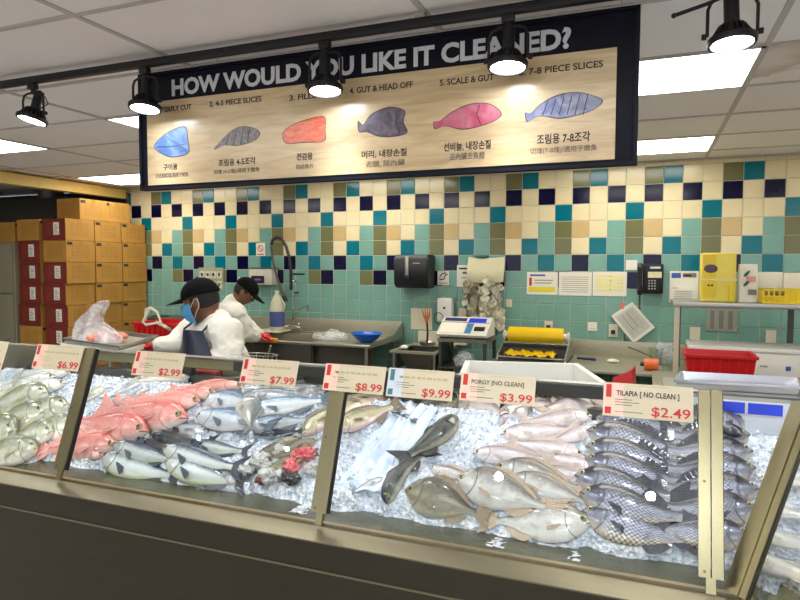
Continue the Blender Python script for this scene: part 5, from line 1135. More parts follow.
def fish_meshes(sp, bend):
    key = (sp, bend)
    if key in cache: return cache[key]
    shp, skin, _, tf, fork, (d0, d1, dh, spiny), er = SPEC[sp]; up_, dn_, th_ = SH[shp]
    Lb = 1-tf; RN, SN = 20, 34
    def warp(v):
        x, y, z = v; u = x*2
        a = bend*x*1.0; k = bend
        return Vector((x-(y*k*x*1.2), y + k*(x*x-.10), z+.018*math.sin(x*5+1)*0))
    def P(s, c, sgn):   # c: -1 belly .. 1 back
        hu, hd, t = cr(KS, up_, s), cr(KS, dn_, s), cr(KS, th_, s)
        g = .262-.35*(c*.5)**2
        t *= 1+.10*max(0, min(1, (s-g+.10)/.10))*(1 if s < g else 0)
        y = c*(hu if c > 0 else hd); z = sgn*t*max(0, 1-abs(c)**2.3)**.62
        return .5-s*Lb, y, z
    bm = bmesh.new(); uv = bm.loops.layers.uv.new('UVMap'); rings = []; info = {}
    for i in range(SN+1):
        s = (i/SN)**1.15; r = []
        for j in range(RN):
            th = 2*PI*j/RN; c = math.cos(th)
            v = bm.verts.new(warp(P(s, c, 1 if math.sin(th) >= 0 else -1))); info[v] = (s, (c+1)/2); r.append(v)
        rings.append(r)
    for a, b_ in zip(rings, rings[1:]):
        for j in range(RN): bm.faces.new((a[j], a[(j+1) % RN], b_[(j+1) % RN], b_[j]))
    bm.faces.new(rings[0][::-1]); bm.faces.new(rings[-1])
    for f in bm.faces:
        for l in f.loops: l[uv].uv = info[l.vert]
    bmesh.ops.recalc_face_normals(bm, faces=bm.faces)
    def fin(me_name, bm, m):
        me = bpy.data.meshes.new(me_name); bm.to_mesh(me); bm.free()
        for k in (m if isinstance(m, list) else [m]): me.materials.append(k)
        smooth(me, 50); return me
    out = {'body': fin('body', bm, skin)}
    fmt = FM[sp]
    # tail fin
    hp = (up_[-1]+dn_[-1])/2
    def tl(u, v):   # u along, v across -1..1
        c = v*2-1; sp_ = hp*.95+(.115 if shp in ('deep', 'blunt') else .075 if shp == 'slim' else .10)*u**.8*1.0; ln = tf*(1-fork*.55*(1-abs(c)**1.3))
        return warp((.5-Lb+.012-(ln+.012)*u, c*sp_, .004*math.sin(c*34)*u))
    b = B().grid(tl, 9, 27).solid(.004); bmesh.ops.recalc_face_normals(b.bm, faces=b.bm.faces); out['tail_fin'] = fin('tail_fin', b.bm, fmt)
    def dor(u, v):
        s = lerp(d0, d1, u); hu = cr(KS, up_, s); env = math.sin(PI*min(1, u*.9+.1))**.6
        sp_ = 1-.28*spiny*(.5+.5*math.cos(u*2*PI*11)) if u < .62 else 1
        return warp((.5-s*Lb-.05*v*.6, hu*.97+dh*v*env*sp_-.004, .003*math.sin(u*60)*v))
    b = B().grid(dor, 46, 4).solid(.004); bmesh.ops.recalc_face_normals(b.bm, faces=b.bm.faces); out['dorsal_fin'] = fin('dorsal_fin', b.bm, fmt)
    def an(u, v):
        s = lerp(.62, .84, u); hd = cr(KS, dn_, s); return warp((.5-s*Lb-.05*v, -hd*.97-(.06 if shp != 'slim' else .035)*v*math.sin(PI*min(1, u*.8+.2))**.7, .003*math.sin(u*40)*v))
    b = B().grid(an, 16, 4).solid(.004); bmesh.ops.recalc_face_normals(b.bm, faces=b.bm.faces); out['anal_fin'] = fin('anal_fin', b.bm, fmt)
    for sg in (1, -1):
        x, y, z = P(.30, -.30, sg)
        def pc(u, v):
            c = (v*2-1); return warp((x-.13*u*math.cos(c*.45), y+.018-.045*u+c*.028*u**.7, z+sg*(.004+.012*u*(1-u)+.0025*math.sin(c*22)*u)))
        b = B().grid(pc, 7, 13).solid(.003); bmesh.ops.recalc_face_normals(b.bm, faces=b.bm.faces); out['pectoral_fin%d' % sg] = fin('pectoral_fin', b.bm, fmt)
        es = .085 if shp != 'slim' else .07
        x, y, z = P(es, .22, sg); c = warp((x, y, z*.96))
        b = B().sph(c, er, (1, 1, .32), 14).sph(c+Vector((0, 0, sg*er*.10)), er*.64, (1, 1, .46), 12, 1); out['eye%d' % sg] = fin('eye', b.bm, [eye_w, eye_b])
    # mouth: dark slit wrapping the snout
    x, y, z = P(.012, -.2, 1); b = B(); bx, by, _ = P(.06, -.45, 1); bz = P(.06, -.45, 1)[2]
    pts = [warp((bx, by, bz*1.02)), warp((lerp(bx, .5, .6), lerp(by, -.004, .6), cr(KS, th_, .03)*.9)), warp((.502, -.004, 0)), warp((lerp(bx, .5, .6), lerp(by, -.004, .6), -cr(KS, th_, .03)*.9)), warp((bx, by, -bz*1.02))]
    b.tube(pts, .0042, 6); bmesh.ops.recalc_face_normals(b.bm, faces=b.bm.faces); out['mouth'] = fin('mouth', b.bm, mat('fish_mouth', (60, 34, 34), .4))
    cache[key] = out; return out
ZB0, YB0, SLP, YB1 = .760, 2.085, .45, 2.62
def bed(x, y):
    d = max(y-YB0, x-(CXB+YB0-GY0+.0))
    if d < 0: return ZB0-.060*min(1, -d/.035)
    return ZB0+SLP*min(d, YB1-YB0)-.07*max(0, min(1, (d-(YB1-YB0))/.2))
def onbed(px, py, lift=0.0):
    d = ray(px, py); t0, t1 = 1.0, 3.6
    for _ in range(40):
        t = (t0+t1)/2; p = EYE+d*t
        if p.z > bed(p.x, p.y)+lift: t0 = t
        else: t1 = t
    return EYE+d*t0
FISH = []
def fish(sp, mx, my, tx, ty, label, lift=.022, roll=14, bend=0.0, hs=1.0, group=None, fl=False, lt=None, ts=1.0):
    lt = lift if lt is None else lt
    m, t = onbed(mx, my, lift), onbed(tx, ty, lt)
    L = (m-t).length; X = (m-t).normalized()
    n = Vector((0, -SLP, 1)).normalized()
    c = (m+t)/2
    if c.x-CXB > c.y-GY0+.02: n = Vector((-SLP, 0, 1)).normalized()
    n = (n-X*n.dot(X)).normalized()
    n = (Matrix.Rotation(math.radians(roll), 3, Vector((1, 0, 0))) @ n); n = (n-X*n.dot(X)).normalized()
    Z = n; Y = Z.cross(X)
    if (Y.y < 0) != fl: Z = -n; Y = Z.cross(X)
    R4 = Matrix((X, Y, Z)).transposed().to_4x4()
    o = thing(sp, c, label, 'fish', group)
    o.rotation_mode = 'QUATERNION'; o.rotation_quaternion = R4.to_quaternion(); o.scale = (L, L*hs, L*ts)
    for k, me in fish_meshes(sp, bend).items():
        ch = bpy.data.objects.new(k.rstrip('-1'), me); C.objects.link(ch); ch.parent = o
    FISH.append((c.copy(), X, Y if Y.y > 0 else -Y, n, L, hs, SPEC[sp][0], bend, ts)); return o
GP = {'tilapia': 'tilapia piled on the ice', 'pompano': 'silver green fish with heads to the right', 'snapper': 'pink red fish on the ice', 'rosefish': 'pink red fish on the ice', 'mackerel': 'mackerel in the front row', 'whiting': 'slim pale fish behind the porgies'}
# grey green round headed fish, far left
for a in [(38, 448, -52, 462, 'round headed silver green fish lowest in the leftmost bay, head to the right', .035),
          (54, 431, -10, 447, 'round headed silver fish just above the lowest one in the leftmost bay', .030),
          (17, 430, -62, 440, 'yellow green round headed fish cut off by the left picture edge', .050),
          (74, 424, 8, 442, 'pale grey fish whose head reaches the leftmost glass post', .022),
          (46, 411, -28, 432, 'round headed fish with yellow mouth edge in the middle of the leftmost bay', .052),
          (68, 404, -8, 428, 'largest round headed fish, uppermost of the silver green group', .040)]:
    fish('pompano', *a[:5], lift=a[5]+.012, roll=32, hs=1.15, group=GP['pompano'])
fish('pompano', 104, 388, 62, 410, 'grey green fish mostly hidden behind the leftmost glass post', lift=.03, roll=18, hs=.9, group=GP['pompano'])
# pale fish in a fan behind them
for k, a in enumerate([(55, 377, -8, 388, 'nearest to the $6.99 tag'), (36, 384, -24, 396, 'second from the right'), (36, 391, -34, 404, 'lying lowest in front'), (10, 386, -52, 401, 'leftmost, touching the picture edge'), (70, 371, 12, 377, 'half hidden under the $6.99 tag')]):
    fish('white_croaker', *a[:4], 'pinkish white fish in the far left fan, '+a[4], lift=.034+.008*(k % 2), roll=28, hs=1.6, group='pinkish white fish at the far left')
fish('white_croaker', 66, 383, -2, 396, 'pale fish lying below the pinkish white fan at the far left', lift=.03, roll=26, hs=1.4, group='pinkish white fish at the far left')
fish('pompano', 48, 392, -30, 412, 'round headed fish at the back of the silver green group', lift=.055, roll=30, hs=1.1, group=GP['pompano'])
# small silver fish on ice, left part of second bay
for k, a in enumerate([(152, 376, 108, 389, 'beside the $2.99 tag'), (140, 383, 100, 400, 'second from the back'), (150, 388, 104, 408, 'in the middle of the ice patch'), (122, 396, 96, 416, 'close to the leftmost glass post'), (133, 401, 103, 424, 'nearest the pink fish')]):
    fish('silver_fish', *a[:4], 'small silver fish sunk in ice, '+a[4], lift=.008, roll=10, group='small silver fish sunk in ice')
fish('white_croaker', 190, 377, 130, 381, 'white bellied fish lying right under the $2.99 tag', lift=.02, roll=20, hs=1.1)
# pink snappers
for a in [('snapper', 119, 446, 34, 452, 'deep red snapper lowest of the pink pile, tail behind the leftmost post', .022, 26, 1.0, 0),
          ('snapper', 96, 424, 22, 462, 'thin pink fish tail reaching left of the leftmost glass post', .012, 18, .6, 0),
          ('snapper', 147, 433, 66, 418, 'dusky orange snapper with dark blotches above the lowest one', .040, 26, 1.0, .1),
          ('snapper', 187, 420, 96, 408, 'bright coral snapper in the middle of the pink pile', .040, 26, .95, .1),
          ('rosefish', 200, 401, 122, 404, 'smooth pink fish with a short dark slit, above the coral snapper', .034, 24, 1.35, 0),
          ('rosefish', 216, 392, 138, 400, 'pink fish with a yellowish belly second from the top of the pile', .030, 24, 1.2, 0),
          ('rosefish', 244, 386, 168, 391, 'red topped slim fish just under the $2.99 tag corner', .026, 24, 1.1, 0),
          ('rosefish', 262, 385, 206, 397, 'pinkish red fish half hidden by the silver mackerel heads', .018, 20, 1.2, 0)]:
    fish(a[0], *a[1:6], lift=a[6], roll=a[7], hs=a[8], bend=a[9], group='pink red fish on the ice')
for a in [('rosefish', 170, 409, 112, 400, 'slim pale pink fish squeezed between the coral snapper and the smooth pink one', .022, 20, 1.2), ('snapper', 104, 456, 66, 446, 'small deep pink fish tucked under the lowest snapper', .012, 20, .9)]:
    fish(*a[:6], lift=a[6], roll=a[7], hs=a[8], group='pink red fish on the ice')
# mackerel at the front
for a in [('mackerel', 101, 458, 184, 478, 'silver mackerel lowest at the front left, tail beside the next head', .022, .12, 1.35),
          ('mackerel', 112, 446, 182, 462, 'silver blue mackerel directly above the lowest left one', .034, .12, 1.25),
          ('mackerel', 164, 462, 250, 486, 'silver mackerel lowest on the right of the front row', .022, .10, 1.3),
          ('mackerel', 162, 450, 246, 470, 'silver mackerel with blue back above the lowest right one', .034, .10, 1.25),
          ('dark_mackerel', 150, 436, 216, 446, 'black backed mackerel with its tail pointing right', .030, .2, 1.3),
          ('dark_mackerel', 136, 444, 200, 452, 'dark blue mackerel wedged under the black backed one', .026, .2, 1.2),
          ('mackerel', 188, 445, 252, 452, 'half buried mackerel with a white glint at mid front', .018, .05, 1.2)]:
    fish(*a[:6], lift=a[6], roll=24, bend=a[7], hs=a[8], group=GP['mackerel'])
# large silver mackerel under the 7.99 tag
for a in [('spanish_mackerel', 196, 416, 280, 428, 'silver bellied mackerel with its head left of the small upright fish', .036, 1.35),
          ('spanish_mackerel', 206, 398, 262, 404, 'spotted fish head facing left just below the $7.99 tag', .046, 1.8),
          ('spanish_mackerel', 244, 412, 336, 398, 'long spotted blue mackerel in the middle of the silver pile', .034, 1.3),
          ('spanish_mackerel', 240, 428, 318, 418, 'silver mackerel lowest of the long silver pile', .024, 1.3),
          ('silver_fish', 238, 398, 322, 396, 'white bellied silver fish above the long spotted mackerel', .040, 1.3),
          ('silver_fish', 326, 391, 262, 386, 'slim grey fish with its head to the right under the $7.99 tag', .036, 1.1),
          ('silver_fish', 240, 388, 292, 387, 'blue grey fish topmost under the $7.99 tag', .03, 1.2)]:
    fish(*a[:6], lift=a[6], roll=22, hs=a[7], group='large silver mackerel in the second bay')
fish('butterfish', 246, 398, 251, 434, 'small round silver fish standing upright on the mackerel', lift=.075, roll=0, lt=.045, hs=1.15)
for a in [('silver_fish', 300, 404, 250, 408, 'thin silver fish lying between the two long mackerel', .03), ('dark_mackerel', 258, 436, 306, 430, 'dark backed fish under the lowest long silver mackerel', .012), ('silver_fish', 208, 432, 160, 424, 'silver fish sunk in ice below the pink pile', .006)]:
    fish(*a[:6], lift=a[6], roll=18, hs=1.25, group='large silver mackerel in the second bay')
# olive fish and offal left of the middle post
fish('rockfish', 300, 436, 232, 482, 'bent olive brown fish curling around the offal pile', lift=.03, roll=14, bend=-.5, hs=.7, group='olive fish left of the middle post')
fish('rockfish', 318, 440, 262, 462, 'olive brown fish behind the offal pile left of the middle post', lift=.035, roll=20, hs=.8, group='olive fish left of the middle post')
fish('rockfish', 268, 470, 318, 452, 'short olive fish with its head among the pale offal', lift=.03, roll=18, hs=.8, group='olive fish left of the middle post')
fish('silver_fish', 238, 484, 206, 462, 'silver fish tail end touching the offal pile', lift=.02, roll=10, hs=1.3)
offp = mat('pink_roe', (214, 96, 104), .25, 0, .3, 50, .5, 120, coat=.5, sss=.1); offg = mat('pale_offal', (186, 186, 184), .22, .05, .35, 30, .5, 90, coat=.5); offd = mat('dark_red_offal', (110, 30, 30), .22, 0, .3, 30, .4, 80, coat=.5); offk = mat('black_offal', (26, 24, 28), .25, 0, .2, coat=.4)
def lump(px, py, r, m, nm, label, seed):
    p = onbed(px, py, .02); b = B().sph(p+Vector((0, 0, .004)), 1, (r, r*.8, r*.6), 56)
    for v in b.bm.verts:
        q = v.co-p; n = noise.noise(q*22+Vector((seed, 0, 0)))*.45+noise.noise(q*60+Vector((seed, 5, 0)))*.4+noise.noise(q*150)*.3; v.co = p+q*(1+n)
    ob(nm, b, m, label=label, cat='fish offal', group='fish offal left of the middle post', sm=60)
for a in [(303, 455, .052, offp, 'fish_roe', 'pink clump of fish roe left of the middle post', 1), (290, 467, .040, offp, 'fish_roe', 'smaller pink roe clump below the large one', 2), (263, 462, .05, offg, 'fish_offal', 'pale glistening offal in the middle of the olive fish', 3), (272, 476, .045, offg, 'fish_offal', 'pale grey offal lowest in the pile', 4),
          (261, 481, .030, offd, 'fish_gill', 'dark red piece of gill at the front of the offal pile', 5), (291, 480, .034, offk, 'fish_offal', 'black piece of offal at the front of the pile', 6), (312, 470, .038, offg, 'fish_offal', 'whitish offal touching the middle post', 7), (246, 470, .034, offg, 'fish_offal', 'pale offal beside the bent olive fish', 8), (282, 452, .036, offg, 'fish_offal', 'grey offal topmost of the pile', 9)]: lump(*a)
# striped fish around the middle post
for a in [('striped_bass', 302, 436, 352, 396, 'pale pink faced fish left of the middle post', .04, 1.1), ('striped_bass', 334, 430, 402, 402, 'olive striped fish with a dark belly right of the middle post', .046, 1.1), ('striped_bass', 338, 414, 392, 390, 'pinkish striped fish under the $8.99 tag', .034, 1.2)]:
    fish(*a[:6], lift=a[6], roll=22, hs=a[7], group='striped fish around the middle post')
# dark fish on the blue white film
fish('sablefish', 459, 418, 398, 462, 'big dark fish with its thick end under the $9.99 tag', lift=.05, roll=16, bend=.22, hs=1.35)
fish('sablefish', 381, 500, 430, 446, 'dark curved fish with its head at the front edge of the ice', lift=.04, roll=14, bend=-.5, hs=1.1)
fish('sablefish', 462, 398, 400, 416, 'dark grey fish partly under the $9.99 tag', lift=.03, roll=16, hs=1.2)
fish('silver_fish', 384, 478, 350, 492, 'small pale fish under the dark curved one', lift=.01, roll=10, hs=1.4)
# porgies in front
fish('porgy', 405, 490, 492, 518, 'olive grey porgy with its face to the left, front of the third bay', lift=.036, roll=30, hs=.98, group='porgies at the front')
fish('scup', 592, 524, 478, 520, 'pale porgy lying lowest with its tail beside the olive one', lift=.022, roll=24, hs=.85, group='porgies at the front', bend=.1)
fish('scup', 456, 478, 566, 514, 'large creamy porgy with a bright glint on its cheek', lift=.062, roll=30, hs=.82, group='porgies at the front')
fish('scup', 506, 478, 606, 508, 'silver white porgy whose eye looks out beside the creamy one', lift=.036, roll=24, hs=.7, group='porgies at the front')
fish('scup', 494, 468, 596, 492, 'silvery porgy behind the creamy one', lift=.038, roll=22, hs=.8, group='porgies at the front')
fish('whiting', 430, 468, 486, 482, 'pinkish fish behind the head of the olive porgy', lift=.02, roll=20, hs=1.3)
for a in [(458, 401, 512, 416, 'leftmost one under the $3.99 tag'), (606, 402, 536, 410, 'rightmost one by the tilapia tag'), (500, 415, 592, 407, 'long one crossing behind the others under the tag'), (592, 416, 518, 422, 'one with its head right, second row'), (501, 434, 582, 428, 'broad one with its head left in the middle of the bay'),
          (584, 456, 506, 440, 'one with a reddish snout pointing right'), (473, 453, 556, 460, 'one with its head left above the porgies'), (540, 398, 486, 404, 'one peeking out directly beneath the $3.99 tag'), (598, 428, 540, 446, 'one partly hidden near the tilapia'), (596, 484, 522, 462, 'one lying beside the tilapia heads'), (600, 470, 536, 452, 'one half sunk in ice beside the tilapia')]:
    fish('whiting', *a[:4], 'slim pinkish white fish, '+a[4], lift=.028, roll=24, hs=1.35, group=GP['whiting'])
# tilapia, heads left
for k, a in enumerate([(581, 514, 706, 546, 'lowest and nearest the glass, heads left', .03), (579, 496, 704, 522, 'second from the bottom, heads left', .048), (574, 478, 690, 502, 'third from the bottom, yellow mouth, heads left', .05), (584, 462, 700, 486, 'fourth from the bottom, heads left', .05), (585, 449, 700, 470, 'fifth from the bottom, heads left', .05), (586, 434, 700, 452, 'sixth from the bottom, heads left', .05), (596, 420, 704, 434, 'uppermost left one just under the tilapia tag', .045), (646, 418, 716, 424, 'half hidden under the right end of the tilapia tag', .045)]):
    fish('tilapia', *a[:4], 'tilapia, '+a[4], lift=a[5], roll=16+(k*37 % 9)-4, hs=1.22+.05*(k % 3), bend=.18+.06*(k % 2), group=GP['tilapia'])
for k, a in enumerate([(751, 538, 640, 526, 'lowest of the right pile with an orange belly', .03), (758, 512, 648, 506, 'second from the bottom of the right pile', .05), (760, 492, 650, 486, 'third from the bottom of the right pile', .05), (757, 472, 652, 468, 'fourth from the bottom of the right pile', .052), (754, 454, 652, 450, 'fifth from the bottom of the right pile', .052), (751, 438, 660, 434, 'sixth from the bottom of the right pile', .052), (745, 424, 664, 421, 'uppermost of the right pile below the blue placards', .05)]):
    fish('tilapia', *a[:4], 'tilapia with its head to the right, '+a[4], lift=a[5], roll=18+(k*23 % 9)-4, hs=1.25+.05*(k % 2), bend=.18+.06*(k % 2), group=GP['tilapia'])
fish('tilapia', 742, 436, 694, 412, 'tilapia turned to show its pale pinkish belly between the two right posts', lift=.085, roll=-10, hs=1.0, fl=True, group=GP['tilapia'])
# pale fish in the wing case on the right
for a in [(748, 532, 846, 556, 'nearest row, second from the front'), (742, 556, 850, 590, 'biggest, lowest right corner'), (752, 508, 830, 520, 'third from the front'), (758, 478, 830, 486, 'fourth from the front, small'), (770, 452, 840, 456, 'furthest one near the right picture edge')]:
    fish('white_croaker', *a[:4], 'pale fish in the right wing case, '+a[4], lift=.03, roll=0, hs=1.2, group='pale fish in the right wing of the case')
# clear plastic dividers, far left
for (x0, y0, x1, y1, nm) in ((-6, 384, 19, 362, 'left one'), (12, 378, 31, 363, 'right one')):
    p, q = aY(x0, y0, 2.35), aY(x1, y1, 2.62)
    ob('clear_divider', B().poly([(p.x, p.y, .9), (q.x, q.y, .98), (q.x, q.y, q.z), (p.x, p.y, p.z)], (.004, .0, 0)), clearm, label='clear plastic divider standing in the ice under the leftmost tags, '+nm, cat='divider', group='clear dividers at the far left')
# ------------------------------------------------------------------ ice bed, shaped to carry the fish
icem = NT('crushed_ice'); icem.set(Roughness=.12, Specular_IOR_Level=.6, Subsurface_Weight=.0, Coat_Weight=.3)
tc = icem.new('ShaderNodeTexCoord'); vo = icem.new('ShaderNodeTexVoronoi', Scale=75.0); v2 = icem.new('ShaderNodeTexVoronoi', Scale=34.0); icem.l(tc.outputs['Object'], vo.inputs['Vector']); icem.l(tc.outputs['Object'], v2.inputs['Vector'])
rp = icem.new('ShaderNodeValToRGB'); rp.color_ramp.elements[0].color = sr((220, 230, 244)); rp.color_ramp.elements[1].color = sr((250, 252, 255)); sx = icem.new('ShaderNodeSeparateColor'); icem.l(vo.outputs['Color'], sx.inputs[0]); icem.l(sx.outputs[0], rp.inputs[0])
e = rp.color_ramp.elements.new(.12); e.color = sr((190, 204, 226)); rp.color_ramp.elements[0].position = 0
icem.l(rp.outputs[0], icem.b.inputs['Base Color'])
ms = icem.new('ShaderNodeMath', operation='MULTIPLY_ADD'); ms.inputs[1].default_value = 1.6; icem.l(v2.outputs['Distance'], ms.inputs[0]); icem.l(vo.outputs['Distance'], ms.inputs[2])
bp = icem.new('ShaderNodeBump', Strength=.9, Distance=.012); icem.l(ms.outputs[0], bp.inputs['Height']); icem.l(bp.outputs[0], icem.b.inputs['Normal'])
def fish_under(x, y):
    """lowest underside height of any fish above this spot"""
    z = None
    for c, X, Y, n, L, hs, shp, bend, ts in FISH:
        dx, dy = x-c.x, y-c.y
        if dx*dx+dy*dy > L*L*.36: continue
        pz = c.z-(n.x*dx+n.y*dy)/n.z; r = Vector((dx, dy, pz-c.z))
        u = r.dot(X)/L; v = r.dot(Y)/(L*hs); v -= bend*(u*u-.10)
        if not -.5 < u < .5: continue
        s = min(1, (.5-u)/.85); up_, dn_, th_ = SH[shp]; hu, hd = cr(KS, up_, s), cr(KS, dn_, s)
        c_ = v/hu if v > 0 else v/hd
        if abs(c_) > 1.0: continue
        t = cr(KS, th_, s)*max(.05, 1-abs(c_)**2.3)**.62*L*ts
        zz = pz-t*.75/n.z
        if z is None or zz < z: z = zz
    return z
NX, NY = 470, 125
x0i, x1i, y0i, y1i = XW+.02, 1.18, YB0-.13, YB-.02
zz = np.zeros((NX, NY))
for i in range(NX):
    x = lerp(x0i, x1i, i/(NX-1))
    for j in range(NY):
        y = lerp(y0i, y1i, (j/(NY-1)))
        yj = y+.07*noise.noise(Vector((x*3.1, 9, 0)))+.02*noise.noise(Vector((x*11, 2, 0))); h = bed(x, yj) if y < YB0+.1 else bed(x, y); d = y-YB0
        wob = .012*noise.noise(Vector((x*5, y*5, 0)))+.030*max(0, 1-max(0, d)/.06)*noise.noise(Vector((x*8, 3, 0)))
        nn = noise.voronoi(Vector((x*52, y*52, 2)))[0]
        h += wob-.006+.009*(nn[1]-nn[0])+.006*noise.noise(Vector((x*70, y*70, 7)))
        f = fish_under(x, y)
        if f is not None: h = min(f, h+.06) if f > h else f
        zz[i, j] = h
b = bmesh.new(); vs = [[b.verts.new((lerp(x0i, x1i, i/(NX-1)), lerp(y0i, y1i, j/(NY-1)), max(.706, zz[i, j]))) for j in range(NY)] for i in range(NX)]
for i in range(NX-1):
    for j in range(NY-1): b.faces.new((vs[i][j], vs[i+1][j], vs[i+1][j+1], vs[i][j+1]))
ice = ob('crushed_ice', b, icem.m, label='bed of crushed white ice filling the display case', cat='ice', kind='stuff', sm=70, recalc=False)
# wing bed in front of the corner
b = bmesh.new(); n1, n2 = 60, 110; vs = []
for i in range(n1):
    r = []
    for j in range(n2):
        x = lerp(CXB+YB0-GY0-.03, 1.18, i/(n1-1)); y = lerp(YE+.05, YB0-.13, j/(n2-1)); h = bed(x, y)
        nn = noise.voronoi(Vector((x*52, y*52, 2)))[0]; h += .012*noise.noise(Vector((x*5, y*5, 0)))-.006+.009*(nn[1]-nn[0])
        f = fish_under(x, y)
        if f is not None: h = f if f < h+.06 else h+.06
        r.append(b.verts.new((x, y, max(.706, h))))
    vs.append(r)
for i in range(n1-1):
    for j in range(n2-1): b.faces.new((vs[i][j], vs[i+1][j], vs[i+1][j+1], vs[i][j+1]))
ob('crushed_ice', b, icem.m, label='crushed ice in the right wing of the case beyond the corner post', cat='ice', kind='stuff', sm=70, recalc=False)
# loose ice chunks over the bed
chm = NT('ice_chunks'); chm.set(Roughness=.06, Transmission_Weight=.45, IOR=1.31, Base_Color=sr((226, 238, 252)))
b = bmesh.new(); rg_ = random.Random(9)
tmp = bmesh.new(); bmesh.ops.create_icosphere(tmp, subdivisions=1, radius=1); iv = [v.co.copy() for v in tmp.verts]; idx = [[v.index for v in f.verts] for f in tmp.faces]; tmp.free()
for k in range(4200):
    x = rg_.uniform(-3.2, .75); y = YB0+.9*rg_.random()**1.15-.03
    if y > YB-.04: continue
    if fish_under(x, y) is not None: continue
    i = int((x-x0i)/(x1i-x0i)*(NX-1)); j = int((y-y0i)/(y1i-y0i)*(NY-1))
    if not (0 <= i < NX and 0 <= j < NY): continue
    z = max(zz[i, j], .71)+.002; s = rg_.uniform(.004, .011); R3 = Euler((rg_.uniform(0, 6), rg_.uniform(0, 6), rg_.uniform(0, 6))).to_matrix(); dd = (rg_.uniform(.6, 1.5), rg_.uniform(.5, 1), rg_.uniform(.4, .8))
    vv = [b.verts.new(R3 @ Vector((q.x*dd[0]*s*rg_.uniform(.75, 1.2), q.y*dd[1]*s, q.z*dd[2]*s)) + Vector((x, y, z))) for q in iv]
    for f in idx: b.faces.new([vv[q] for q in f])
ob('ice_chunks', b, chm.m, label='loose glassy chunks of ice scattered over the ice bed', cat='ice', kind='stuff', sm=0)
# blue white plastic film over the ice in the third bay
fl_m = NT('blue_white_film'); fl_m.set(Roughness=.18, Base_Color=sr((196, 214, 240)), Coat_Weight=.6)
nz = fl_m.new('ShaderNodeTexNoise', Scale=26.0, Detail=6.0, Distortion=1.0); tc = fl_m.new('ShaderNodeTexCoord'); fl_m.l(tc.outputs['Object'], nz.inputs['Vector']); bp = fl_m.new('ShaderNodeBump', Strength=.8, Distance=.012); fl_m.l(nz.outputs[0], bp.inputs['Height']); fl_m.l(bp.outputs[0], fl_m.b.inputs['Normal'])
rp = fl_m.new('ShaderNodeValToRGB'); rp.color_ramp.elements[0].color = sr((172, 194, 228)); rp.color_ramp.elements[1].color = sr((226, 236, 250)); fl_m.l(nz.outputs[0], rp.inputs[0]); fl_m.l(rp.outputs[0], fl_m.b.inputs['Base Color'])
def flf(u, v):
    xa, xb_ = lerp(332, 402, v), lerp(384, 446, v); py = lerp(494, 398, v)
    p = onbed(lerp(xa, xb_, u), py, .0); z = bed(p.x, p.y)+.012
    z += .010*math.sin(u*24+noise.noise(Vector((u*2, v*3, 0)))*3)*v+.012*noise.noise(Vector((p.x*26, p.y*26, 1)))*(1-v*.6)
    return (p.x, p.y, z)
ob('plastic_sheet', B().grid(flf, 70, 60).solid(.0012), fl_m.m, label='bluish white plastic sheet spread over the ice right of the middle post', cat='plastic sheet', sm=60)
# ------------------------------------------------------------------ people
skin = mat('skin', (116, 76, 54), .45, 0, .1, 20, .05, 200, sss=.05)
coat = mat('white_coat', (226, 224, 214), .75, 0, .04, 8, .25, 28); apronm = mat('dark_apron', (24, 32, 52), .3, 0, .15, 10, .1, 30)
capm = mat('black_cap', (7, 7, 9), .9, 0, .2, 80, .2, 300, spec=.15); maskm = mat('blue_mask', (92, 164, 216), .7, 0, .06, 40); glovem = mat('red_glove', (190, 30, 34), .3, 0, .08); trous = mat('dark_trousers', (26, 26, 32), .8)
hair = mat('dark_hair', (18, 14, 12), .6)
def skinned(name, pts, edges, rad, root, vox=.012, sub=2, extra=None, it=6):
    """one continuous tapering body: rounded cones joined and remeshed into a single skin"""
    bm = bmesh.new(); R_ = [r if not isinstance(r, tuple) else (r[0]+r[1])/2 for r in rad]; b = B.__new__(B); b.bm = bm
    for p, r in zip(pts, R_):
        q = bmesh.ops.create_icosphere(bm, subdivisions=3, radius=r*.99); bmesh.ops.translate(bm, vec=Vector(p), verts=q['verts'])
    for a, c in edges:
        pa, pc = Vector(pts[a]), Vector(pts[c])
        if (pc-pa).length > 1e-3: b.loft([b.ring(pa.lerp(pc, k/3), pc-pa, lerp(R_[a], R_[c], k/3), 20) for k in range(4)], True)
    if extra: extra(bm)
    bmesh.ops.recalc_face_normals(bm, faces=bm.faces)
    me3 = bpy.data.meshes.new(name); bm.to_mesh(me3); bm.free()
    o = bpy.data.objects.new(name, me3); C.objects.link(o); r = o.modifiers.new('r', 'REMESH'); r.mode = 'VOXEL'; r.voxel_size = vox; r.use_smooth_shade = True
    sm = o.modifiers.new('sm', 'SMOOTH'); sm.factor = .5; sm.iterations = it
    bpy.context.view_layer.update(); dg = bpy.context.evaluated_depsgraph_get(); me4 = bpy.data.meshes.new_from_object(o.evaluated_get(dg)); bpy.data.objects.remove(o)
    return me4
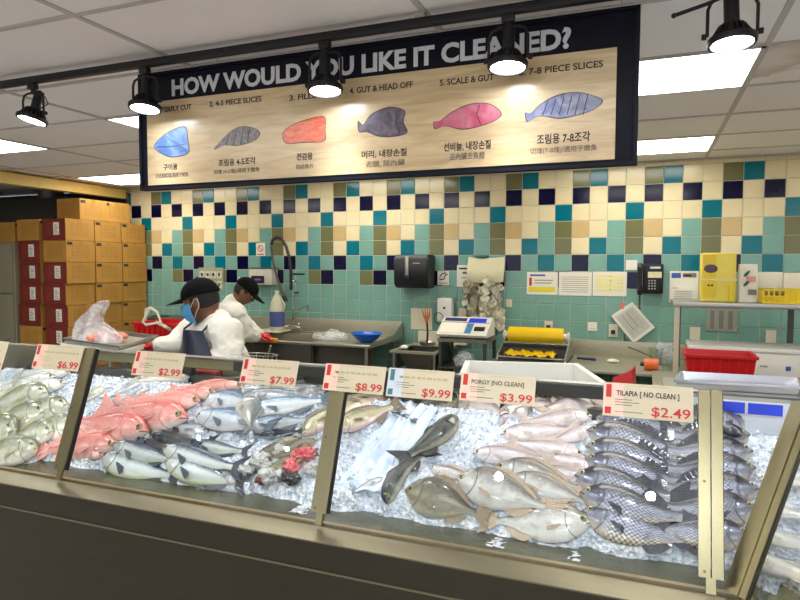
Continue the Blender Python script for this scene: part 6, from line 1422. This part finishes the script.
def person(root_loc, J, face, label, glove_end=None, hs=1.0, collar=True):
    """J: joints in world space; face: unit vector the head looks along"""
    th = thing('person', root_loc, label, 'person')
    names = ['pelvis', 'belly', 'chest', 'neck', 'head', 'shL', 'elL', 'wrL', 'shR', 'elR', 'wrR', 'hipL', 'knL', 'anL', 'toL', 'hipR', 'knR', 'anR', 'toR']
    ix = {n: i for i, n in enumerate(names)}; pts = [Vector(J[n]) for n in names]
    ed = [(ix[a], ix[b]) for a, b in (('pelvis', 'belly'), ('belly', 'chest'), ('chest', 'neck'), ('neck', 'head'), ('chest', 'shL'), ('shL', 'elL'), ('elL', 'wrL'), ('chest', 'shR'), ('shR', 'elR'), ('elR', 'wrR'), ('pelvis', 'hipL'), ('hipL', 'knL'), ('knL', 'anL'), ('anL', 'toL'), ('pelvis', 'hipR'), ('hipR', 'knR'), ('knR', 'anR'), ('anR', 'toR'))]
    rad = {'pelvis': .14, 'belly': .135, 'chest': .13, 'neck': .062, 'head': .066, 'shL': .068, 'elL': .047, 'wrL': .032, 'shR': .068, 'elR': .047, 'wrR': .032, 'hipL': .095, 'knL': .062, 'anL': .042, 'toL': .036, 'hipR': .095, 'knR': .062, 'anR': .042, 'toR': .036}
    f = Vector(face).normalized(); sd = f.cross(Vector((0, 0, 1))).normalized(); u = sd.cross(f).normalized(); H = Vector(J['head'])+u*.03
    def hp(a, b_, c): return H+f*a*hs+sd*b_*hs+u*c*hs
    def addhead(bm):
        r = bmesh.ops.create_uvsphere(bm, u_segments=40, v_segments=28, radius=1)
        for v in r['verts']:
            x, y, z = v.co   # x forward, y side, z up
            X = x*.098; Y = y*.078; Z = z*.118
            if z < 0: Y *= 1-.30*(-z)**1.5; X *= 1-.12*(-z)
            if x > 0: X += .006*math.exp(-((z+.75)/.22)**2)                                # chin
            if x > .3:
                X -= .010*math.exp(-((z-.08)/.10)**2)*math.exp(-((abs(y)-.38)/.16)**2)      # eye sockets
                X += .007*math.exp(-((z-.25)/.09)**2)                                       # brow
                X += .026*math.exp(-(y/.13)**2)*math.exp(-((z+.16)/.16)**2)                 # nose
                X += .006*math.exp(-(y/.25)**2)*(math.exp(-((z+.42)/.05)**2)+math.exp(-((z+.53)/.05)**2))  # lips
            if x < 0: X *= 1.08
            v.co = hp(X, Y, Z)
        for s in (-1, 1):
            r = bmesh.ops.create_uvsphere(bm, u_segments=14, v_segments=10, radius=1)
            for v in r['verts']: x, y, z = v.co; v.co = hp(-.004+x*.018-.006*z, s*(.080+y*.010), -.002+z*.033)
    def addhands(bm):
        pass
    me = skinned('body', pts, ed, [rad[n] for n in names], 0, .007, 2, addhead, it=3)
    me.materials.append(skin); body = link('body', me, th)
    for s in (-1, 1):
        ob('eye', B().sph(hp(.079, s*.030, .010), .012*hs).sph(hp(.0895, s*.0305, .010), .0045*hs, mi=1), [white, black], th)
        ob('eyebrow', B().tube([hp(.090, s*.016, .030), hp(.088, s*.032, .036), hp(.078, s*.05, .030)], .004, 6), hair, th)
    # hair round the back of the head, under the cap
    b = B().sph((0, 0, 0), 1, (1, 1, 1), 28)
    for v in b.bm.verts: x, y, z = v.co; v.co = hp(-.012+x*.098, y*.083, .022+max(z, -.62)*.108)
    ob('hair', b, hair, th)
    # coat: sleeves and trunk
    cn = ['pelvis', 'belly', 'chest', 'shL', 'elL', 'wrL', 'shR', 'elR', 'wrR', 'hem']
    cp = [Vector(J[n]) if n != 'hem' else Vector(J['pelvis'])-Vector((0, 0, .16)) for n in cn]; cp[5] = Vector(J['elL']).lerp(Vector(J['wrL']), .86); cp[8] = Vector(J['elR']).lerp(Vector(J['wrR']), .86)
    ci = {n: i for i, n in enumerate(cn)}; cp.append(Vector(J['chest']).lerp(Vector(J['neck']), .95)); cn.append('col'); ci['col'] = 10
    ce = [(ci[a], ci[b]) for a, b in (('hem', 'pelvis'), ('pelvis', 'belly'), ('belly', 'chest'), ('chest', 'col'), ('chest', 'shL'), ('shL', 'elL'), ('elL', 'wrL'), ('chest', 'shR'), ('shR', 'elR'), ('elR', 'wrR'))]
    crd = {'pelvis': .175, 'belly': .172, 'chest': .165, 'shL': .105, 'elL': .084, 'wrL': .064, 'shR': .105, 'elR': .084, 'wrR': .064, 'hem': .165, 'col': .098}
    cm2 = skinned('coat', cp, ce, [crd[n] for n in cn], 1, .010, 2, it=14)
    cm2.materials.append(coat)
    for v in cm2.vertices:
        q = v.co; k = noise.noise(Vector((q.x*6, q.y*6, q.z*9)))*.015+(abs(noise.noise(Vector((q.x*13+4, q.y*13, q.z*22))))-.2)*-.012
        v.co = q+v.normal*k
    smooth(cm2, 180); link('coat', cm2, th)
    nk = Vector(J['neck']).lerp(Vector(J['head']), .22); nd = (Vector(J['head'])-Vector(J['chest'])).normalized(); na = nd.orthogonal().normalized(); nb = nd.cross(na)
    ob('collar', B().grid(lambda uu, vv: nk+(na*math.cos(2*PI*uu)+nb*math.sin(2*PI*uu))*(.092-.012*vv)-nd*(.065*(1-vv)), 24, 4, closed=True).solid(.007), coat, th)
    tn = ['pelvis', 'hipL', 'knL', 'anL', 'hipR', 'knR', 'anR']; tp = [Vector(J[n]) for n in tn]
    tm = skinned('trousers', tp, [(0, 1), (1, 2), (2, 3), (0, 4), (4, 5), (5, 6)], [.15, .11, .08, .065, .11, .08, .065], 0, .016, 2); tm.materials.append(trous); link('trousers', tm, th)
    for s in 'LR':
        a, c = Vector(J['an'+s]), Vector(J['to'+s]); ob('boot', B().tube([a+Vector((0, 0, .06)), a, a.lerp(c, .3)-Vector((0, 0, .02)), c+(c-a).normalized()*.05], .05, 12, rs=[.055, .055, .052, .035]), rubber, th)
    # gloved hands: palm, four fingers, thumb
    for s, tgt in (('L', J['handL']), ('R', J['handR'])):
        w = Vector(J['wr'+s]); d = (Vector(tgt)-w).normalized(); dn = Vector((0, 0, -1)); dn = (dn-d*dn.dot(d)).normalized(); sx_ = d.cross(dn).normalized()
        P0 = [w-d*.05, w, w+d*.045, w+d*.085]; E0 = [(0, 1), (1, 2), (2, 3)]; R0 = [.042, .036, (.043, .020), (.040, .018)]
        for k, (off, ln) in enumerate(((-.031, .062), (-.011, .075), (.011, .070), (.031, .055))):
            i = len(P0); bs = w+d*.075+sx_*off
            P0 += [bs, bs+d*ln*.45+dn*.006, bs+d*ln*.78+dn*.022, bs+d*ln*.95+dn*.042]; E0 += [(3, i), (i, i+1), (i+1, i+2), (i+2, i+3)]; R0 += [.012, .0105, .0095, .008]
        i = len(P0); q = w+d*.03; P0 += [q-sx_*.035+dn*.01, q-sx_*.055+d*.03+dn*.02, q-sx_*.06+d*.058+dn*.03]; E0 += [(2, i), (i, i+1), (i+1, i+2)]; R0 += [.014, .0115, .0095]
        gm = skinned('glove', P0, E0, R0, 0, .0035, 2, it=3); gm.materials.append(glovem); smooth(gm, 180); link('glove', gm, th, 'red rubber glove')
        el = Vector(J['el'+s]); dd = (w-el).normalized(); ob('glove_cuff', B().tube([w-dd*.13, w-dd*.06, w+dd*.01], .05, 16, rs=[.050, .050, .044]), glovem, th, 'red rubber cuff')
    # cap
    def cap_(uu, vv):
        a = uu*2*PI; e_ = vv*PI/2; z = math.sin(e_); r = math.cos(e_)
        return hp(-.006+r*math.cos(a)*.112, r*math.sin(a)*.093, .040+z*.098)
    b = B().grid(cap_, 36, 12, closed=True); bmesh.ops.holes_fill(b.bm, edges=[e for e in b.bm.edges if e.is_boundary]); c_ = ob('cap', b, capm, th)
    def bill(uu, vv):
        a = lerp(-1.15, 1.15, uu); r = lerp(0, 1, vv); x = .104*math.cos(a)-.006+r*.105*math.cos(a*.9)**.6; y = math.sin(a)*(.090-.012*r)
        return hp(x, y, .044-.022*r-.10*(y*y)/.01*.12)
    ob('cap_bill', B().grid(bill, 20, 8).solid(.004), capm, c_)
    ob('cap_button', B().sph(hp(-.006, 0, .138), .008), capm, c_)
    return th, hp, f, sd, u, H, c_
# masked worker just behind the case
J = {}
W = lambda x, y, Y: aY(x, y, Y)
head = W(202, 304, 3.36)
J['head'] = head+Vector((0, 0, -.015)); 
fdir = Vector((-.90, -.26, -.20)).normalized()
J['neck'] = head+Vector((.095, .035, -.125)); J['chest'] = W(214, 336, 3.45)+Vector((0, 0, -.02)); J['belly'] = J['chest']+Vector((.10, .02, -.23)); J['pelvis'] = J['chest']+Vector((.13, .04, -.40))
J['shL'] = W(228, 333, 3.28); J['elL'] = W(228, 362, 3.17)+Vector((0, .02, 0)); J['wrL'] = W(194, 366, 3.14)+Vector((0, .0, .02)); J['handL'] = J['wrL']+Vector((-.15, 0, -.02))
J['shR'] = W(191, 328, 3.62)+Vector((0, 0, -.02)); J['elR'] = W(176, 345, 3.50); J['wrR'] = W(158, 346, 3.40); J['handR'] = J['wrR']+Vector((-.14, -.06, -.01))
px, py = J['pelvis'].x, J['pelvis'].y
for s, o_ in (('L', -.10), ('R', .10)):
    J['hip'+s] = Vector((px+.02, py+o_, J['pelvis'].z-.06)); J['kn'+s] = Vector((px-.02, py+o_*1.2, .44)); J['an'+s] = Vector((px+.04, py+o_*1.2, .10)); J['to'+s] = Vector((px-.13, py+o_*1.3, .045))
th, hp, f, sd, u, H, c_ = person((px, py, 0), J, fdir, 'person in white coat, dark apron, black cap and blue face mask bending over the table', hs=1.17)
# mask and straps
def mk(uu, vv):
    a = lerp(-1.25, 1.25, uu); z = lerp(-.108, .000, vv); bul = .018*math.cos(a*.9)*math.sin(PI*min(1, vv*.9+.1))+.016*math.exp(-(a/.3)**2)*vv*1.1
    r = .098+bul; k = 1-.25*max(0, -.05-z)/.06
    return hp(r*math.cos(a)*k+.004, .084*math.sin(a)*(1-.22*(1-vv)), z+.003*math.sin(vv*22))
ob('face_mask', B().grid(mk, 26, 16).solid(.003), maskm, th, 'light blue pleated face mask')
for s in (-1, 1): ob('mask_strap', B().tube([hp(.034, s*.081, -.025), hp(.0, s*.086, .018), hp(-.018, s*.088, .022), hp(-.022, s*.086, -.012)], .0022, 6).tube([hp(.028, s*.068, -.085), hp(.004, s*.080, -.052), hp(-.016, s*.087, -.030), hp(-.022, s*.086, -.012)], .0022, 6), white, th)
ob('cap_patch', B().sph(hp(.092, .030, .085), .020, (.5, 1, .7)), mat('cap_patch', (190, 190, 190), .6), c_)
# apron: bib in front of the chest
A1, A2, A3, A4 = W(184, 329, 3.30), W(203, 331, 3.19), W(216, 368, 3.06), W(176, 366, 3.20)
def ap(uu, vv):
    p = A4.lerp(A3, uu).lerp(A1.lerp(A2, uu), vv); bul = math.sin(uu*PI)*.05; return p+Vector((-.55, -.8, .1)).normalized()*bul
ob('apron', B().grid(ap, 16, 14).solid(.004), apronm, th, 'dark waterproof apron')
ob('apron_strap', B().tube([A1, W(193, 322, 3.36), W(203, 318, 3.42)], .007, 6).tube([A2, W(211, 322, 3.30), W(219, 318, 3.38)], .007, 6), apronm, th)
# second worker at the sink
J = {}; head = W(243, 295, 4.70)
J['head'] = head; fdir = Vector((.80, .30, -.62)).normalized()
J['neck'] = W(234, 303, 4.70); J['chest'] = W(228, 319, 4.66); J['belly'] = W(225, 345, 4.62); J['pelvis'] = J['belly']+Vector((-.05, -.02, -.20))
J['shL'] = W(230, 312, 4.86); J['elL'] = W(249, 329, 4.92)+Vector((0, 0, .0)); J['wrL'] = W(259, 335, 5.06); J['handL'] = J['wrL']+Vector((.14, .05, -.02))
J['shR'] = W(234, 314, 4.52); J['elR'] = W(245, 332, 4.62); J['wrR'] = W(256, 335.5, 4.85); J['handR'] = J['wrR']+Vector((.13, .10, -.02))
px, py = J['pelvis'].x, J['pelvis'].y
for s, o_ in (('L', .10), ('R', -.10)):
    J['hip'+s] = Vector((px, py+o_, J['pelvis'].z-.06)); J['kn'+s] = Vector((px+.04, py+o_*1.2, .46)); J['an'+s] = Vector((px, py+o_*1.2, .10)); J['to'+s] = Vector((px+.16, py+o_*1.3, .045))
th, hp, f, sd, u, H, c_ = person((px, py, 0), J, fdir, 'person in white coat and black cap turned away, bending over the sink with red gloves')
ob('cap_patch', B().sph(hp(-.118, .0, .075), .012, (.4, 1, .8)), MAT['cap_patch'], c_)
ob('yellow_sponge', B().box((aZ(272, 340, .92).x, aZ(272, 340, .92).y, .9185), (.10, .07, .035), bev=.006), mat('sponge', (222, 150, 50), .8, 0, .1, 60, .4, 200), label='orange yellow sponge under the red gloved hand at the sink', cat='sponge')
# ------------------------------------------------------------------ light and view
w = bpy.data.worlds.new('world'); S.world = w; w.use_nodes = True
w.node_tree.nodes['Background'].inputs[0].default_value = (.9, .92, 1, 1); w.node_tree.nodes['Background'].inputs[1].default_value = WORLD
S.view_settings.view_transform = 'Standard'; S.view_settings.look = 'None'; S.view_settings.gamma = 1; S.view_settings.exposure = EXPO
S.view_settings.use_curve_mapping = False
